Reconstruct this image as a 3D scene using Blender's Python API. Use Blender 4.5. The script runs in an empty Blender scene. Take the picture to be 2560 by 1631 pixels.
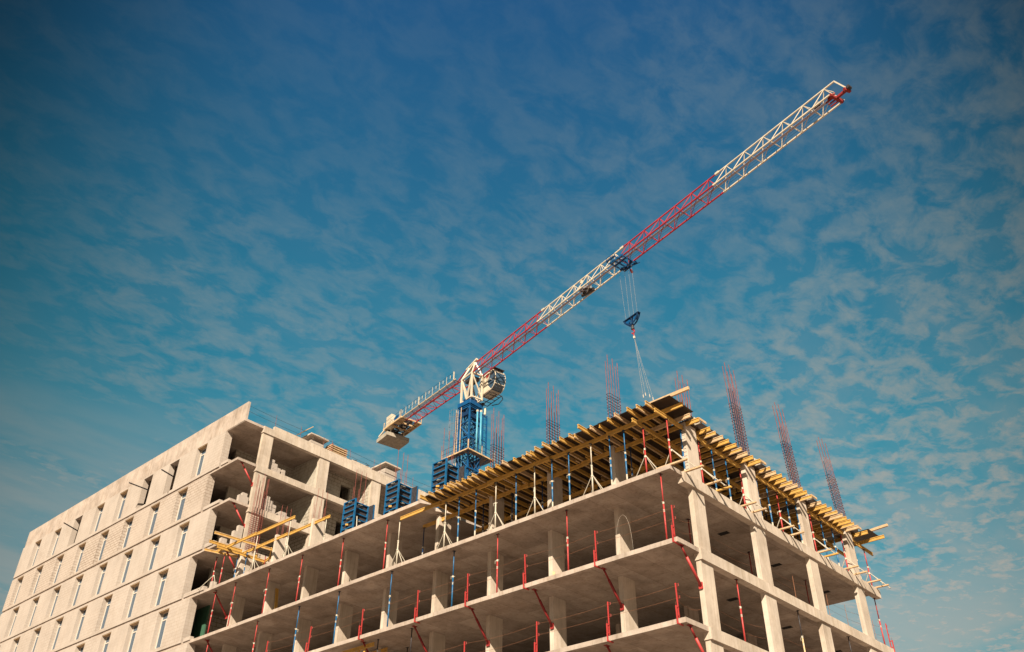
import bpy, math, random
from mathutils import Vector, Matrix
random.seed(7)
R = math.radians
sc = bpy.context.scene
col = sc.collection
# ------------------------------------------------------------------ camera
# world axes: origin = near corner of the slab under the formwork deck, x along the right facade, y along the left facade
KX, KY, KZ = 30.310, 18.634, 17.955
GZ = -KZ - 1.6                       # ground level
YAW, PIT, ROL = R(42.704), R(35.878), R(0.502)
fw = Vector((math.cos(YAW)*math.cos(PIT), math.sin(YAW)*math.cos(PIT), math.sin(PIT)))
r0 = Vector((math.sin(YAW), -math.cos(YAW), 0)); u0 = r0.cross(fw)
rr = r0*math.cos(ROL) + u0*math.sin(ROL); uu = -r0*math.sin(ROL) + u0*math.cos(ROL)
cam_d = bpy.data.cameras.new('camera'); cam = bpy.data.objects.new('camera', cam_d); col.objects.link(cam)
M = Matrix((rr, uu, -fw)).transposed().to_4x4(); M.translation = Vector((-KX, -KY, -KZ)); cam.matrix_world = M
cam_d.sensor_width = 36; cam_d.lens = 36*2242.44/2560; cam_d.clip_start = .5; cam_d.clip_end = 6000
sc.camera = cam
# ------------------------------------------------------------------ sky, sun, exposure
SUN = Vector((-1, -.72, .80)).normalized()
sun_el = math.asin(SUN.z); sun_az = math.atan2(SUN.x, SUN.y)
W = bpy.data.worlds.new('World'); sc.world = W; W.use_nodes = True
nt = W.node_tree; nt.nodes.clear(); N = nt.nodes.new; Lk = nt.links.new
def nd(t, **k):
    n = N(t)
    for a, b in k.items(): setattr(n, a, b)
    return n
sky = nd('ShaderNodeTexSky', sky_type='NISHITA', sun_disc=False, sun_elevation=sun_el, sun_rotation=sun_az % (2*math.pi), altitude=200, air_density=1.0, dust_density=.5, ozone_density=2.0)
tc = nd('ShaderNodeTexCoord'); sep = nd('ShaderNodeSeparateXYZ'); Lk(tc.outputs['Generated'], sep.inputs[0])
mz = nd('ShaderNodeMath', operation='MAXIMUM'); Lk(sep.outputs[2], mz.inputs[0]); mz.inputs[1].default_value = .05
dx = nd('ShaderNodeMath', operation='DIVIDE'); Lk(sep.outputs[0], dx.inputs[0]); Lk(mz.outputs[0], dx.inputs[1])
dy = nd('ShaderNodeMath', operation='DIVIDE'); Lk(sep.outputs[1], dy.inputs[0]); Lk(mz.outputs[0], dy.inputs[1])
cmb = nd('ShaderNodeCombineXYZ'); Lk(dx.outputs[0], cmb.inputs[0]); Lk(dy.outputs[0], cmb.inputs[1])
def mapn(src, sx, sy, rz, off=0):
    m = nd('ShaderNodeMapping'); m.inputs['Scale'].default_value = (sx, sy, 1); m.inputs['Rotation'].default_value = (0, 0, rz)
    m.inputs['Location'].default_value = (off, off*.7, 0); Lk(src, m.inputs[0]); return m.outputs[0]
def noise(vec, scale, det, rough, dist=0):
    n = nd('ShaderNodeTexNoise'); n.inputs['Scale'].default_value = scale; n.inputs['Detail'].default_value = det
    n.inputs['Roughness'].default_value = rough; n.inputs['Distortion'].default_value = dist; Lk(vec, n.inputs['Vector']); return n.outputs['Fac']
def ramp(src, a, b, lo=0, hi=1):
    n = nd('ShaderNodeMapRange'); n.inputs[1].default_value = a; n.inputs[2].default_value = b; n.inputs[3].default_value = lo; n.inputs[4].default_value = hi
    n.interpolation_type = 'SMOOTHSTEP'; Lk(src, n.inputs[0]); return n.outputs[0]
def mth(op, a, b):
    n = nd('ShaderNodeMath', operation=op)
    for i, v in enumerate((a, b)):
        if isinstance(v, (int, float)): n.inputs[i].default_value = v
        else: Lk(v, n.inputs[i])
    return n.outputs[0]
def dotc(v):
    n = nd('ShaderNodeVectorMath', operation='DOT_PRODUCT'); Lk(tc.outputs['Generated'], n.inputs[0]); n.inputs[1].default_value = v; return n.outputs['Value']
def colr(src, stops):
    n = nd('ShaderNodeValToRGB'); e = n.color_ramp.elements; e[0].position, e[0].color = stops[0][0], (*stops[0][1], 1); e[1].position, e[1].color = stops[-1][0], (*stops[-1][1], 1)
    for p, c in stops[1:-1]: k = e.new(p); k.color = (*c, 1)
    Lk(src, n.inputs[0]); return n.outputs[0]
def mulc(a, b, blend='MULTIPLY'):
    n = nd('ShaderNodeMix', data_type='RGBA', blend_type=blend); n.inputs[0].default_value = 1; Lk(a, n.inputs[6]); Lk(b, n.inputs[7]); return n.outputs[2]
# blue grading of the clear sky by elevation (deep polarised blue overhead, teal lower down)
clear = mulc(sky.outputs[0], colr(sep.outputs[2], [(.0, (.22, .34, .26)), (.26, (.20, .50, .37)), (.45, (.17, .67, .52)), (.60, (.15, .66, .58)), (.85, (.15, .46, .61))]))
low = ramp(sep.outputs[2], .82, .22, 0, 1)
right = dotc((.674, -.738, .0))
puffs = ramp(noise(mapn(cmb.outputs[0], 1.0, 1.35, R(25)), 12.5, 8, .62, .35), .36, .62)
fine = ramp(noise(mapn(cmb.outputs[0], 1.0, 1.7, R(35), 3.1), 24.0, 5, .6, .2), .25, .75, .55, 1.0)
cov = mth('ADD', noise(mapn(cmb.outputs[0], 1, 1, R(10), 5.3), 1.3, 3, .5, .0), mth('ADD', mth('MULTIPLY', low, .50), mth('MULTIPLY', right, .56)))
cover = ramp(cov, .40, .96, .22, 1.0)
veil = ramp(noise(mapn(cmb.outputs[0], .8, 1.5, R(-20), 8.2), 2.4, 6, .6, .3), .32, .75, 0, .7)
cl = mth('MULTIPLY', mth('MULTIPLY', puffs, fine), cover)
cl = mth('MAXIMUM', cl, mth('MULTIPLY', veil, mth('MULTIPLY', cover, low)))
bank = mth('MULTIPLY', ramp(sep.outputs[2], .50, .20, 0, .75), ramp(noise(mapn(cmb.outputs[0], .6, 1.0, R(15), 2.7), 1.1, 6, .55, .3), .38, .60))
bank2 = mth('MULTIPLY', mth('MULTIPLY', ramp(right, -.12, -.38), ramp(sep.outputs[2], .53, .40, 0, .62)), ramp(noise(mapn(cmb.outputs[0], .7, 1.6, R(-55), 1.7), 1.6, 7, .58, .3), .30, .62, .15, 1))
cl = mth('MAXIMUM', cl, mth('MAXIMUM', bank, bank2))
cl = mth('MULTIPLY', cl, ramp(sep.outputs[2], .85, .20, .36, 1.0))
cmix = nd('ShaderNodeMix', data_type='RGBA'); Lk(cl, cmix.inputs[0]); Lk(clear, cmix.inputs[6]); Lk(colr(sep.outputs[2], [(.0, (2.6, 2.4, 2.15)), (.30, (2.5, 2.35, 2.1)), (.5, (1.75, 1.85, 1.72)), (.85, (1.15, 1.45, 1.5))]), cmix.inputs[7])
# lens vignette put into the sky: dims to both sides of the view
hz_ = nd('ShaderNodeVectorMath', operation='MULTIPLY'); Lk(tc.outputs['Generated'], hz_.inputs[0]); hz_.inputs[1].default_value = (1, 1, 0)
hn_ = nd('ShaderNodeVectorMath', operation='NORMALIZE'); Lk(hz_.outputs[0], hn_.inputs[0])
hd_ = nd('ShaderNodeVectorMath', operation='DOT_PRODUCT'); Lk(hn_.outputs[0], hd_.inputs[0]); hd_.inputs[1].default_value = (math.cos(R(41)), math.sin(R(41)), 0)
gain = mth('ADD', ramp(hd_.outputs['Value'], .64, .985, .20, 1.0), ramp(hd_.outputs['Value'], .45, -.2, 0, .22))  # second ramp brightens the sky behind the camera for fill light
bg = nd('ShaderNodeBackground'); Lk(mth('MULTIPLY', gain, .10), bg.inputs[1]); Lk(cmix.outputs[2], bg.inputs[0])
wo = nd('ShaderNodeOutputWorld'); Lk(bg.outputs[0], wo.inputs[0])
sd = bpy.data.lights.new('sun', 'SUN'); sd.energy = 4.8; sd.angle = R(.53); sd.color = (1, .855, .66)
so = bpy.data.objects.new('sun', sd); col.objects.link(so); so.rotation_euler = SUN.to_track_quat('Z', 'Y').to_euler(); so.location = SUN*200
sc.view_settings.view_transform = 'Standard'; sc.view_settings.look = 'None'; sc.view_settings.exposure = 1.0; sc.view_settings.gamma = 1; sc.view_settings.use_curve_mapping = False
sc.render.engine = 'CYCLES'; sc.cycles.max_bounces = 6; sc.cycles.diffuse_bounces = 2

# ------------------------------------------------------------------ materials
def mat(name, c, rough=.85, metal=0, var=.12, nscale=1.2, c2=None, bump=.0, grime=0, spec=.3, seams=None, bricks=None, vseam=0):
    m = bpy.data.materials.new(name); m.use_nodes = True; t = m.node_tree; b = t.nodes['Principled BSDF']
    b.inputs['Roughness'].default_value = rough; b.inputs['Metallic'].default_value = metal; b.inputs['Specular IOR Level'].default_value = spec
    def n(ty, **k):
        x = t.nodes.new(ty)
        for a, v in k.items(): setattr(x, a, v)
        return x
    L = t.links.new
    co = n('ShaderNodeTexCoord'); src = co.outputs['Object']
    no = n('ShaderNodeTexNoise'); no.inputs['Scale'].default_value = nscale; no.inputs['Detail'].default_value = 8; no.inputs['Roughness'].default_value = .65; L(src, no.inputs['Vector'])
    rp = n('ShaderNodeMapRange'); rp.inputs[1].default_value = .28; rp.inputs[2].default_value = .72; L(no.outputs['Fac'], rp.inputs[0])
    mx = n('ShaderNodeMix', data_type='RGBA'); L(rp.outputs[0], mx.inputs[0])
    c2 = c2 or tuple(v*(1-var*2.2) for v in c)
    mx.inputs[6].default_value = (*c2, 1); mx.inputs[7].default_value = (*[min(v*(1+var), 1) for v in c], 1)
    out = mx.outputs[2]
    def mul(colr, fac_out, tint_c, amt):
        g = n('ShaderNodeMath', operation='MULTIPLY'); L(fac_out, g.inputs[0]); g.inputs[1].default_value = amt
        k = n('ShaderNodeMix', data_type='RGBA', blend_type='MULTIPLY'); L(g.outputs[0], k.inputs[0]); L(colr, k.inputs[6]); k.inputs[7].default_value = (*tint_c, 1)
        return k.outputs[2]
    if grime:
        n3 = n('ShaderNodeTexNoise'); n3.inputs['Scale'].default_value = .55; n3.inputs['Detail'].default_value = 10; n3.inputs['Roughness'].default_value = .7; n3.inputs['Distortion'].default_value = .6
        L(src, n3.inputs['Vector'])
        g2 = n('ShaderNodeMapRange'); g2.inputs[1].default_value = .48; g2.inputs[2].default_value = .75; L(n3.outputs['Fac'], g2.inputs[0])
        out = mul(out, g2.outputs[0], (.62, .55, .48), grime)
        mp = n('ShaderNodeMapping'); mp.inputs['Scale'].default_value = (7, 7, .35); L(src, mp.inputs[0])      # rain streaks, stretched along z
        n4 = n('ShaderNodeTexNoise'); n4.inputs['Scale'].default_value = 1; n4.inputs['Detail'].default_value = 5; L(mp.outputs[0], n4.inputs['Vector'])
        g3 = n('ShaderNodeMapRange'); g3.inputs[1].default_value = .52; g3.inputs[2].default_value = .72; L(n4.outputs['Fac'], g3.inputs[0])
        out = mul(out, g3.outputs[0], (.68, .63, .56), grime*.8)
        n5 = n('ShaderNodeTexNoise'); n5.inputs['Scale'].default_value = 6; n5.inputs['Detail'].default_value = 8; n5.inputs['Roughness'].default_value = .75; L(src, n5.inputs['Vector'])
        g5 = n('ShaderNodeMapRange'); g5.inputs[1].default_value = .6; g5.inputs[2].default_value = .72; L(n5.outputs['Fac'], g5.inputs[0])
        out = mul(out, g5.outputs[0], (.55, .46, .38), grime*.5)
    bumps = []
    if seams:       # formwork board joints: straight lines on every face
        s1, s2, dep = seams
        sp = n('ShaderNodeSeparateXYZ'); L(src, sp.inputs[0])
        ge = n('ShaderNodeNewGeometry'); sn = n('ShaderNodeSeparateXYZ'); L(ge.outputs['Normal'], sn.inputs[0])
        ab = n('ShaderNodeMath', operation='ABSOLUTE'); L(sn.outputs[2], ab.inputs[0])
        cb = n('ShaderNodeCombineXYZ'); L(sp.outputs[0], cb.inputs[0]); L(sp.outputs[1], cb.inputs[1])
        br = n('ShaderNodeTexBrick'); br.offset = .5; br.inputs['Scale'].default_value = 1; br.inputs['Mortar Size'].default_value = .012; br.inputs['Mortar Smooth'].default_value = .4
        br.inputs['Brick Width'].default_value = s1; br.inputs['Row Height'].default_value = s2
        br.inputs['Color1'].default_value = (1, 1, 1, 1); br.inputs['Color2'].default_value = (.76, .74, .72, 1); br.inputs['Mortar'].default_value = (.50, .45, .40, 1)
        L(cb.outputs[0], br.inputs['Vector'])
        g = n('ShaderNodeMath', operation='MULTIPLY'); L(ab.outputs[0], g.inputs[0]); g.inputs[1].default_value = dep
        k = n('ShaderNodeMix', data_type='RGBA', blend_type='MULTIPLY'); L(g.outputs[0], k.inputs[0]); L(out, k.inputs[6]); L(br.outputs['Color'], k.inputs[7]); out = k.outputs[2]
    if vseam:       # vertical board marks left by the column forms
        sp = n('ShaderNodeSeparateXYZ'); L(src, sp.inputs[0])
        ad = n('ShaderNodeMath', operation='ADD'); L(sp.outputs[0], ad.inputs[0]); L(sp.outputs[1], ad.inputs[1])
        dv = n('ShaderNodeMath', operation='DIVIDE'); L(ad.outputs[0], dv.inputs[0]); dv.inputs[1].default_value = vseam
        fl = n('ShaderNodeMath', operation='FLOOR'); L(dv.outputs[0], fl.inputs[0])
        wn = n('ShaderNodeTexWhiteNoise', noise_dimensions='1D'); L(fl.outputs[0], wn.inputs['W'])
        fr = n('ShaderNodeMath', operation='FRACT'); L(dv.outputs[0], fr.inputs[0])
        lt = n('ShaderNodeMath', operation='LESS_THAN'); L(fr.outputs[0], lt.inputs[0]); lt.inputs[1].default_value = .05
        out = mul(out, wn.outputs['Value'], (.86, .84, .80), .8); out = mul(out, lt.outputs[0], (.72, .68, .62), .7)
    if bricks:
        bw, bh, mort, mc, amt = bricks
        sp = n('ShaderNodeSeparateXYZ'); L(src, sp.inputs[0])
        ad = n('ShaderNodeMath', operation='ADD'); L(sp.outputs[0], ad.inputs[0]); L(sp.outputs[1], ad.inputs[1])
        cb = n('ShaderNodeCombineXYZ'); L(ad.outputs[0], cb.inputs[0]); L(sp.outputs[2], cb.inputs[1])
        br = n('ShaderNodeTexBrick'); br.offset = .5; br.inputs['Scale'].default_value = 1; br.inputs['Mortar Size'].default_value = mort; br.inputs['Mortar Smooth'].default_value = .1
        br.inputs['Brick Width'].default_value = bw; br.inputs['Row Height'].default_value = bh; br.inputs['Bias'].default_value = -.3
        br.inputs['Color1'].default_value = (1, 1, 1, 1); br.inputs['Color2'].default_value = (.90, .89, .87, 1); br.inputs['Mortar'].default_value = (*mc, 1)
        L(cb.outputs[0], br.inputs['Vector'])
        # joints show more in some areas than in others
        n6 = n('ShaderNodeTexNoise'); n6.inputs['Scale'].default_value = .22; n6.inputs['Detail'].default_value = 3; L(src, n6.inputs['Vector'])
        g6 = n('ShaderNodeMapRange'); g6.inputs[1].default_value = .42; g6.inputs[2].default_value = .62; g6.inputs[3].default_value = amt*.25; g6.inputs[4].default_value = amt; L(n6.outputs['Fac'], g6.inputs[0])
        k = n('ShaderNodeMix', data_type='RGBA', blend_type='MULTIPLY'); L(g6.outputs[0], k.inputs[0]); L(out, k.inputs[6]); L(br.outputs['Color'], k.inputs[7]); out = k.outputs[2]
        bumps.append(br.outputs['Fac'])
    L(out, b.inputs['Base Color'])
    if bump:
        bp = n('ShaderNodeBump'); bp.inputs['Strength'].default_value = bump; bp.inputs['Distance'].default_value = .02
        nb = n('ShaderNodeTexNoise'); nb.inputs['Scale'].default_value = 14; nb.inputs['Detail'].default_value = 6; L(src, nb.inputs['Vector']); L(nb.outputs['Fac'], bp.inputs['Height'])
        L(bp.outputs[0], b.inputs['Normal'])
    return m
MT = {
 'concrete': mat('concrete', (.45, .375, .325), var=.15, nscale=.9, bump=.35, grime=.85, seams=(2.44, 1.22, .9)),
 'concrete_pale': mat('pale concrete', (.57, .490, .42), var=.12, nscale=.8, bump=.3, grime=.6, vseam=.31),
 'block': mat('aerated block', (.43, .372, .33), var=.06, nscale=.5, bump=.25, grime=.3, bricks=(.6, .25, .013, (.62, .52, .44), .6)),
 'block_joint': mat('aerated block with open joints', (.43, .365, .318), var=.05, nscale=.5, bump=.2, grime=.2, bricks=(.6, .25, .020, (.42, .33, .26), 1.0)),
 'block_in': mat('inner block wall', (.42, .385, .33), var=.10, nscale=2, bump=.3, grime=.7, bricks=(.6, .3, .022, (.30, .26, .22), 1.0)),
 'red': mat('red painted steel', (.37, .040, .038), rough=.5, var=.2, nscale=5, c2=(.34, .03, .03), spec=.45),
 'darkred': mat('dark and shaded red paint', (.26, .025, .025), rough=.55, var=.2, nscale=5),  # also stands in for shade on red braces and prop tops
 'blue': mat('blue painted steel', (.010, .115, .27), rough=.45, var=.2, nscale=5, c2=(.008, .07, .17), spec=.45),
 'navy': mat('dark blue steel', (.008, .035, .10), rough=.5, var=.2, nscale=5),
 'white': mat('off white galvanised steel', (.50, .45, .37), rough=.5, var=.1, nscale=4, spec=.5),
 'tan': mat('tan painted steel', (.60, .42, .24), rough=.6, var=.2, nscale=4),
 'zinc': mat('zinc', (.45, .43, .38), rough=.45, metal=.5, var=.2, nscale=6),
 'darksteel': mat('dark steel', (.05, .045, .05), rough=.5, var=.3, nscale=6),
 'yellow': mat('yellow formwork timber', (.56, .325, .075), rough=.65, var=.12, nscale=3, c2=(.40, .24, .07), grime=.6),
 'rawwood': mat('bare timber', (.54, .385, .235), rough=.8, var=.15, nscale=3, c2=(.38, .26, .15), grime=.5),
 'ply': mat('film faced plywood', (.045, .030, .022), rough=.45, var=.3, nscale=1.5, grime=.4),
 'rust': mat('rusty bar', (.24, .068, .056), rough=.8, var=.25, nscale=5),
 'rustdark': mat('dark stirrup steel', (.05, .035, .075), rough=.7, var=.25, nscale=5),
 'cranered': mat('crane red paint', (.40, .030, .042), rough=.4, var=.18, nscale=1.5, spec=.5, grime=.3),
 'cranewhite': mat('crane cream paint', (.62, .54, .43), rough=.4, var=.08, nscale=1.5, spec=.5, grime=.25),
 'craneblue': mat('crane blue paint', (.006, .085, .24), rough=.4, var=.2, nscale=1.5, c2=(.006, .05, .14), grime=.3, spec=.5),
 'cyan': mat('cyan tube', (.10, .36, .50), rough=.4, var=.1, nscale=1.5),
 'grate': mat('walkway grating', (.17, .155, .17), rough=.7, var=.15, nscale=8),
 'mesh': mat('galvanised mesh', (.40, .36, .44), rough=.6, var=.15, nscale=6),
 'frame': mat('white window plastic', (.50, .46, .41), rough=.4, var=.03, spec=.5),
 'green': mat('green plaster board', (.045, .12, .075), rough=.8, var=.1, nscale=2),
 'dark': mat('painted void shade', (.018, .016, .016), rough=.95, var=.2),  # near-black colour standing in for shade in openings
 'wire': mat('rusted guard wire', (.30, .13, .07), rough=.8, var=.2, nscale=5),
 'rope': mat('steel rope', (.30, .28, .26), rough=.5, var=.1, nscale=5),
 'sling': mat('pale sling', (.46, .40, .34), rough=.7, var=.1, nscale=5),
 'ballast': mat('ballast concrete', (.38, .335, .28), var=.1, nscale=1.2, bump=.3, grime=.6),
 'ground': mat('sandy ground', (.33, .248, .195), var=.2, nscale=.15, bump=.4),
}
def glassmat():
    m = bpy.data.materials.new('window glass'); m.use_nodes = True; b = m.node_tree.nodes['Principled BSDF']
    b.inputs['Base Color'].default_value = (.05, .09, .14, 1); b.inputs['Roughness'].default_value = .04; b.inputs['Specular IOR Level'].default_value = .9
    return m
MT['glass'] = glassmat()

# ------------------------------------------------------------------ mesh helpers
class MB:
    def __init__(s): s.v = []; s.f = []
    def quadbox(s, p):            # 8 corners: 0-3 bottom ring, 4-7 top ring
        o = len(s.v); s.v += [tuple(x) for x in p]
        for f in ((3, 2, 1, 0), (4, 5, 6, 7), (0, 1, 5, 4), (1, 2, 6, 5), (2, 3, 7, 6), (3, 0, 4, 7)): s.f.append(tuple(o+i for i in f))
        return s
    def box(s, x0, x1, y0, y1, z0, z1):
        return s.quadbox([(x0, y0, z0), (x1, y0, z0), (x1, y1, z0), (x0, y1, z0), (x0, y0, z1), (x1, y0, z1), (x1, y1, z1), (x0, y1, z1)])
    def _fr(s, a, b, up=None):
        a = Vector(a); b = Vector(b); d = (b-a).normalized()
        up = Vector(up) if up else (Vector((0, 0, 1)) if abs(d.z) < .95 else Vector((1, 0, 0)))
        x = d.cross(up).normalized(); y = x.cross(d).normalized(); return a, b, x, y
    def bar(s, a, b, w, h=None, up=None):     # rectangular bar, w sideways, h upwards
        h = h or w; a, b, x, y = s._fr(a, b, up)
        q = [(-w/2, -h/2), (w/2, -h/2), (w/2, h/2), (-w/2, h/2)]
        return s.prof(a, b, x, y, q)
    def prof(s, a, b, x, y, q):
        o = len(s.v); n = len(q)
        for p in (a, b):
            for (i, j) in q: s.v.append(tuple(p+x*i+y*j))
        for i in range(n): s.f.append((o+i, o+n+i, o+n+(i+1) % n, o+(i+1) % n))
        s.f.append(tuple(o+i for i in range(n))); s.f.append(tuple(o+n+i for i in reversed(range(n)))); return s
    def tube(s, a, b, r, n=8, up=None):
        a, b, x, y = s._fr(a, b, up)
        return s.prof(a, b, x, y, [(r*math.cos(2*math.pi*i/n), r*math.sin(2*math.pi*i/n)) for i in range(n)])
    def chain(s, pts, r, n=5):
        for a, b in zip(pts, pts[1:]): s.tube(a, b, r, n)
        return s
    def ibeam(s, a, b, part):     # timber H beam .2 high .08 wide; part 'flange' or 'web'
        a, b, x, y = s._fr(a, b)
        if part == 'web': return s.prof(a, b, x, y, [(-.014, -.062), (.014, -.062), (.014, .062), (-.014, .062)])
        for j in (-.1, .06): s.prof(a, b, x, y, [(-.04, j), (.04, j), (.04, j+.04), (-.04, j+.04)])
        return s
    def prism(s, poly, z0, z1):
        o = len(s.v); n = len(poly)
        for z in (z0, z1):
            for p in poly: s.v.append((p[0], p[1], z))
        for i in range(n): s.f.append((o+i, o+(i+1) % n, o+n+(i+1) % n, o+n+i))
        s.f.append(tuple(o+i for i in reversed(range(n)))); s.f.append(tuple(o+n+i for i in range(n))); return s
    def build(s, name, m, parent=None, smooth=False):
        me = bpy.data.meshes.new(name); ox, oy, oz = (parent['_o'] if parent is not None and '_o' in parent else (0, 0, 0))
        me.from_pydata([(x-ox, y-oy, z-oz) for x, y, z in s.v], [], s.f); me.update()
        me.materials.append(MT[m] if isinstance(m, str) else m)
        o = bpy.data.objects.new(name, me); col.objects.link(o)
        if parent is not None:
            o.parent = parent
            if '_o' in parent: o['_o'] = (ox, oy, oz)
        if smooth:
            for p in me.polygons: p.use_smooth = True
        return o
def tag(o, label, cat, group=None, kind=None):
    o['label'] = label; o['category'] = cat
    if group: o['group'] = group
    if kind: o['kind'] = kind
    return o
def thing(name, label, cat, loc=(0, 0, 0), group=None):
    o = bpy.data.objects.new(name, None); col.objects.link(o); o.location = loc; o.empty_display_size = .3
    o['_o'] = tuple(loc); return tag(o, label, cat, group)
KIDS = {}
def kids(o):
    return [c for c in bpy.data.objects if c.parent == o]
def dup(src, loc, label, rz=0, name=None):
    def cp(o, par, ks):
        c = o.copy(); col.objects.link(c)
        if par is not None: c.parent = par
        for k, kk in ks: cp(k, c, kk)
        return c
    if src.name not in KIDS:
        def tree(o): return [(k, tree(k)) for k in kids(o)]
        KIDS[src.name] = tree(src)
    c = cp(src, None, KIDS[src.name]); c.location = loc; c.rotation_euler = (0, 0, rz); c['label'] = label
    return c
ORD = ['first', 'second', 'third', 'fourth', 'fifth', 'sixth', 'seventh', 'eighth', 'ninth', 'tenth', 'eleventh', 'twelfth', 'thirteenth', 'fourteenth', 'fifteenth', 'sixteenth', 'seventeenth', 'eighteenth', 'nineteenth', 'twentieth']
TENS = {2: 'twenty', 3: 'thirty', 4: 'forty'}
def od(i):
    i += 1
    if i <= 20: return ORD[i-1]
    return TENS[i//10] + '-' + ORD[i % 10-1] if i % 10 else {30: 'thirtieth', 40: 'fortieth'}[i]
H = 3.3

# ------------------------------------------------------------------ ground
g = MB(); g.box(-900, 900, -900, 900, GZ-1, GZ); g = g.build('ground', 'ground'); g['kind'] = 'structure'; g['label'] = 'sandy building site ground'

# ------------------------------------------------------------------ open concrete frame wing
wing = thing('unfinished_building', 'open multi-storey concrete frame with bare slabs and columns, timber formwork deck on its top', 'building', (10, 18, GZ))
XR = 20.9; YT = 37.12
LX, RXS, LYS = 1.67, [1.67, 6.97, 12.47, 17.95], [4.05, 8.1, 12.2, 16.3, 20.4, 24.45, 28.5, 32.6, 36.7]
def rough_edge(p, q, step=.45, amp=.010):
    p = Vector(p); q = Vector(q); L = (q-p).length; n = max(2, int(L/step)); nrm = Vector((-(q-p).y, (q-p).x)).normalized()
    return [tuple(p+(q-p)*i/n + nrm*(random.uniform(-amp, amp) if i else 0)) for i in range(n)]
for k in range(-5, 2):
    z1 = k*H; poly = []
    if k < 1:
        pts = [(0, 0), (XR, 0), (XR, YT), (0, YT)]
        poly = rough_edge(pts[0], pts[1]) + [pts[1], pts[2]] + rough_edge(pts[3], pts[0])
    else:   # unfinished edge of the newest slab
        poly = [(XR, YT)] + rough_edge((0, YT), (0, 16.1), amp=.014) + [(0, 16.1), (.55, 15.85), (1.3, 16.25), (2.2, 15.8), (3.1, 16.1), (5, 15.9), (8, 16.2), (12, 15.8), (16, 16.1), (XR, 16)]
    MB().prism(poly, z1-.2, z1).build('floor_slab', 'concrete', wing)
    if k < 1:
        xb = .95 if k == 0 else 1.62
        MB().box(xb, XR-.0, -.10, .26, z1-.5, z1-.012).build('edge_beam', 'concrete_pale', wing)
    # slab opening: dark plate painted as the shade inside the hole
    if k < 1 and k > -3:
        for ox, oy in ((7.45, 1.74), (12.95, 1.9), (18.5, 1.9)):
            MB().box(ox, ox+.36, oy, oy+.55, z1-.204, z1-.150).build('opening_shade_plate', 'dark', wing)
for k in (0, -1, -2, -3):
    zb = k*H if k > -3 else GZ
    for x in RXS:
        zt = (k+1)*H-.5
        if k == 0: zt = 2.86
        w = .93 if x < 2 else (1.0 if x < 10 else .87)
        MB().box(x, x+w, 0, .24, zb, zt).build('column', 'concrete_pale', wing)
    for i, y in enumerate(LYS):
        MB().box(LX, LX+.93, y, y+.24, zb, (k+1)*H-.2 if (k < 0 or y > 17) else 3.06).build('column', 'concrete_pale', wing)
    if k > -3:
        for x in (6.97, 12.47, 17.95):
            for y in (4.1, 8.2):
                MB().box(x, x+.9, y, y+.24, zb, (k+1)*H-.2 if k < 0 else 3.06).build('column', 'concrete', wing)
# column stubs standing on the newest slab
for y in (28.5, 32.6, 36.66): MB().box(LX, LX+.93, y, y+.24, 3.3, 6.4).build('column', 'concrete_pale', wing)

# ------------------------------------------------------------------ block of flats with block walls (left)
tow = thing('apartment_block', 'taller block with pale aerated block walls, narrow windows and concrete parapet', 'building', (10, 56, GZ))
Y0, Y1 = 37.12, 75.55
for k in range(-5, 6):
    z1 = k*H
    c0 = 37.02 if k > 1 else YT+.004
    poly = [(XR, c0), (XR, Y1), (0, Y1)] + rough_edge((0, Y1), (0, c0), amp=.008)[1:] + [(0, c0)]
    MB().prism(poly[::-1], z1-.2, z1).build('floor_slab', 'concrete', tow)
    if k >= 2: MB().box(1.66, XR, 36.95, 37.3, z1-.52, z1-.01 if k < 5 else z1+.02).build('edge_beam', 'concrete_pale', tow)
TXS = [1.72, 7.17, 12.67, 18.1]
for k in range(1, 5):
    for x in TXS: MB().box(x, x+(.95 if x < 5 else 1.0), 37.03, 37.29, k*H, (k+1)*H-.52).build('column', 'concrete_pale', tow)
# roof kerb and parapet
MB().box(2.6, XR, 37.0, 37.25, 16.5, 16.88).build('roof_kerb', 'concrete_pale', tow)
pp = [(0, 37.05), (.16, 37.05), (.16, Y1), (0, Y1)]
pm = MB()
for i in range(16):
    ya = 37.05+i*(Y1-37.05)/16; yb = 37.05+(i+1)*(Y1-37.05)/16
    jx = random.uniform(-.012, .012); pm.box(-.03+jx, .16, ya, yb, 16.33+(0.0 if i else .03), 18.02+random.uniform(-.012, .012))
pm.build('parapet', 'concrete', tow)
# facade walls with window openings
WS = {4: 39.5, 3: 40.75, 2: 39.3, 1: 40.7, 0: 39.4, -1: 38.4}
def wins(k):
    a = 42.05 if k % 2 == 0 else 43.6
    return [a+4.18*i for i in range(8)]
XO, XI = -.09, .40
for k in range(-5, 5):
    zb, zt = k*H+.002, (k+1)*H-.202
    ys = WS.get(k, 39.4); m = MB(); ze = Y1+.03
    if k >= -1:
        hs, hh = zb+.25, zb+2.97
        cur = ys
        for w in wins(k):
            m.box(XO, XI, cur, w, zb, zt); m.box(XO, XI, w, w+1.5, zb, hs); m.box(XO, XI, w, w+1.5, hh, zt); cur = w+1.5
        m.box(XO, XI, cur, ze, zb, zt)
    else: m.box(XO, XI, ys, ze, zb, zt)
    # return of the wall into the corner loggia and loose ends of the courses
    m.box(XI, .52, ys, ys+.35, zb, zt)
    m.build('block_wall', 'block_joint' if k == 3 else 'block', tow)
    # low first courses along the loggia edge
    e = MB()
    if k in (1, 2): e.box(XO+.02, .22, 37.9, ys-.25, zb, zb+.28)
    elif k in (0, 3, 4, -1): e.box(XO+.02, .22, 38.3 if k != -1 else 37.7, ys-.25, zb, zb+.25)
    if e.v: e.build('low_block_course', 'block', tow)
    if k >= 2 or k in (0, 1): pass
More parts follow.
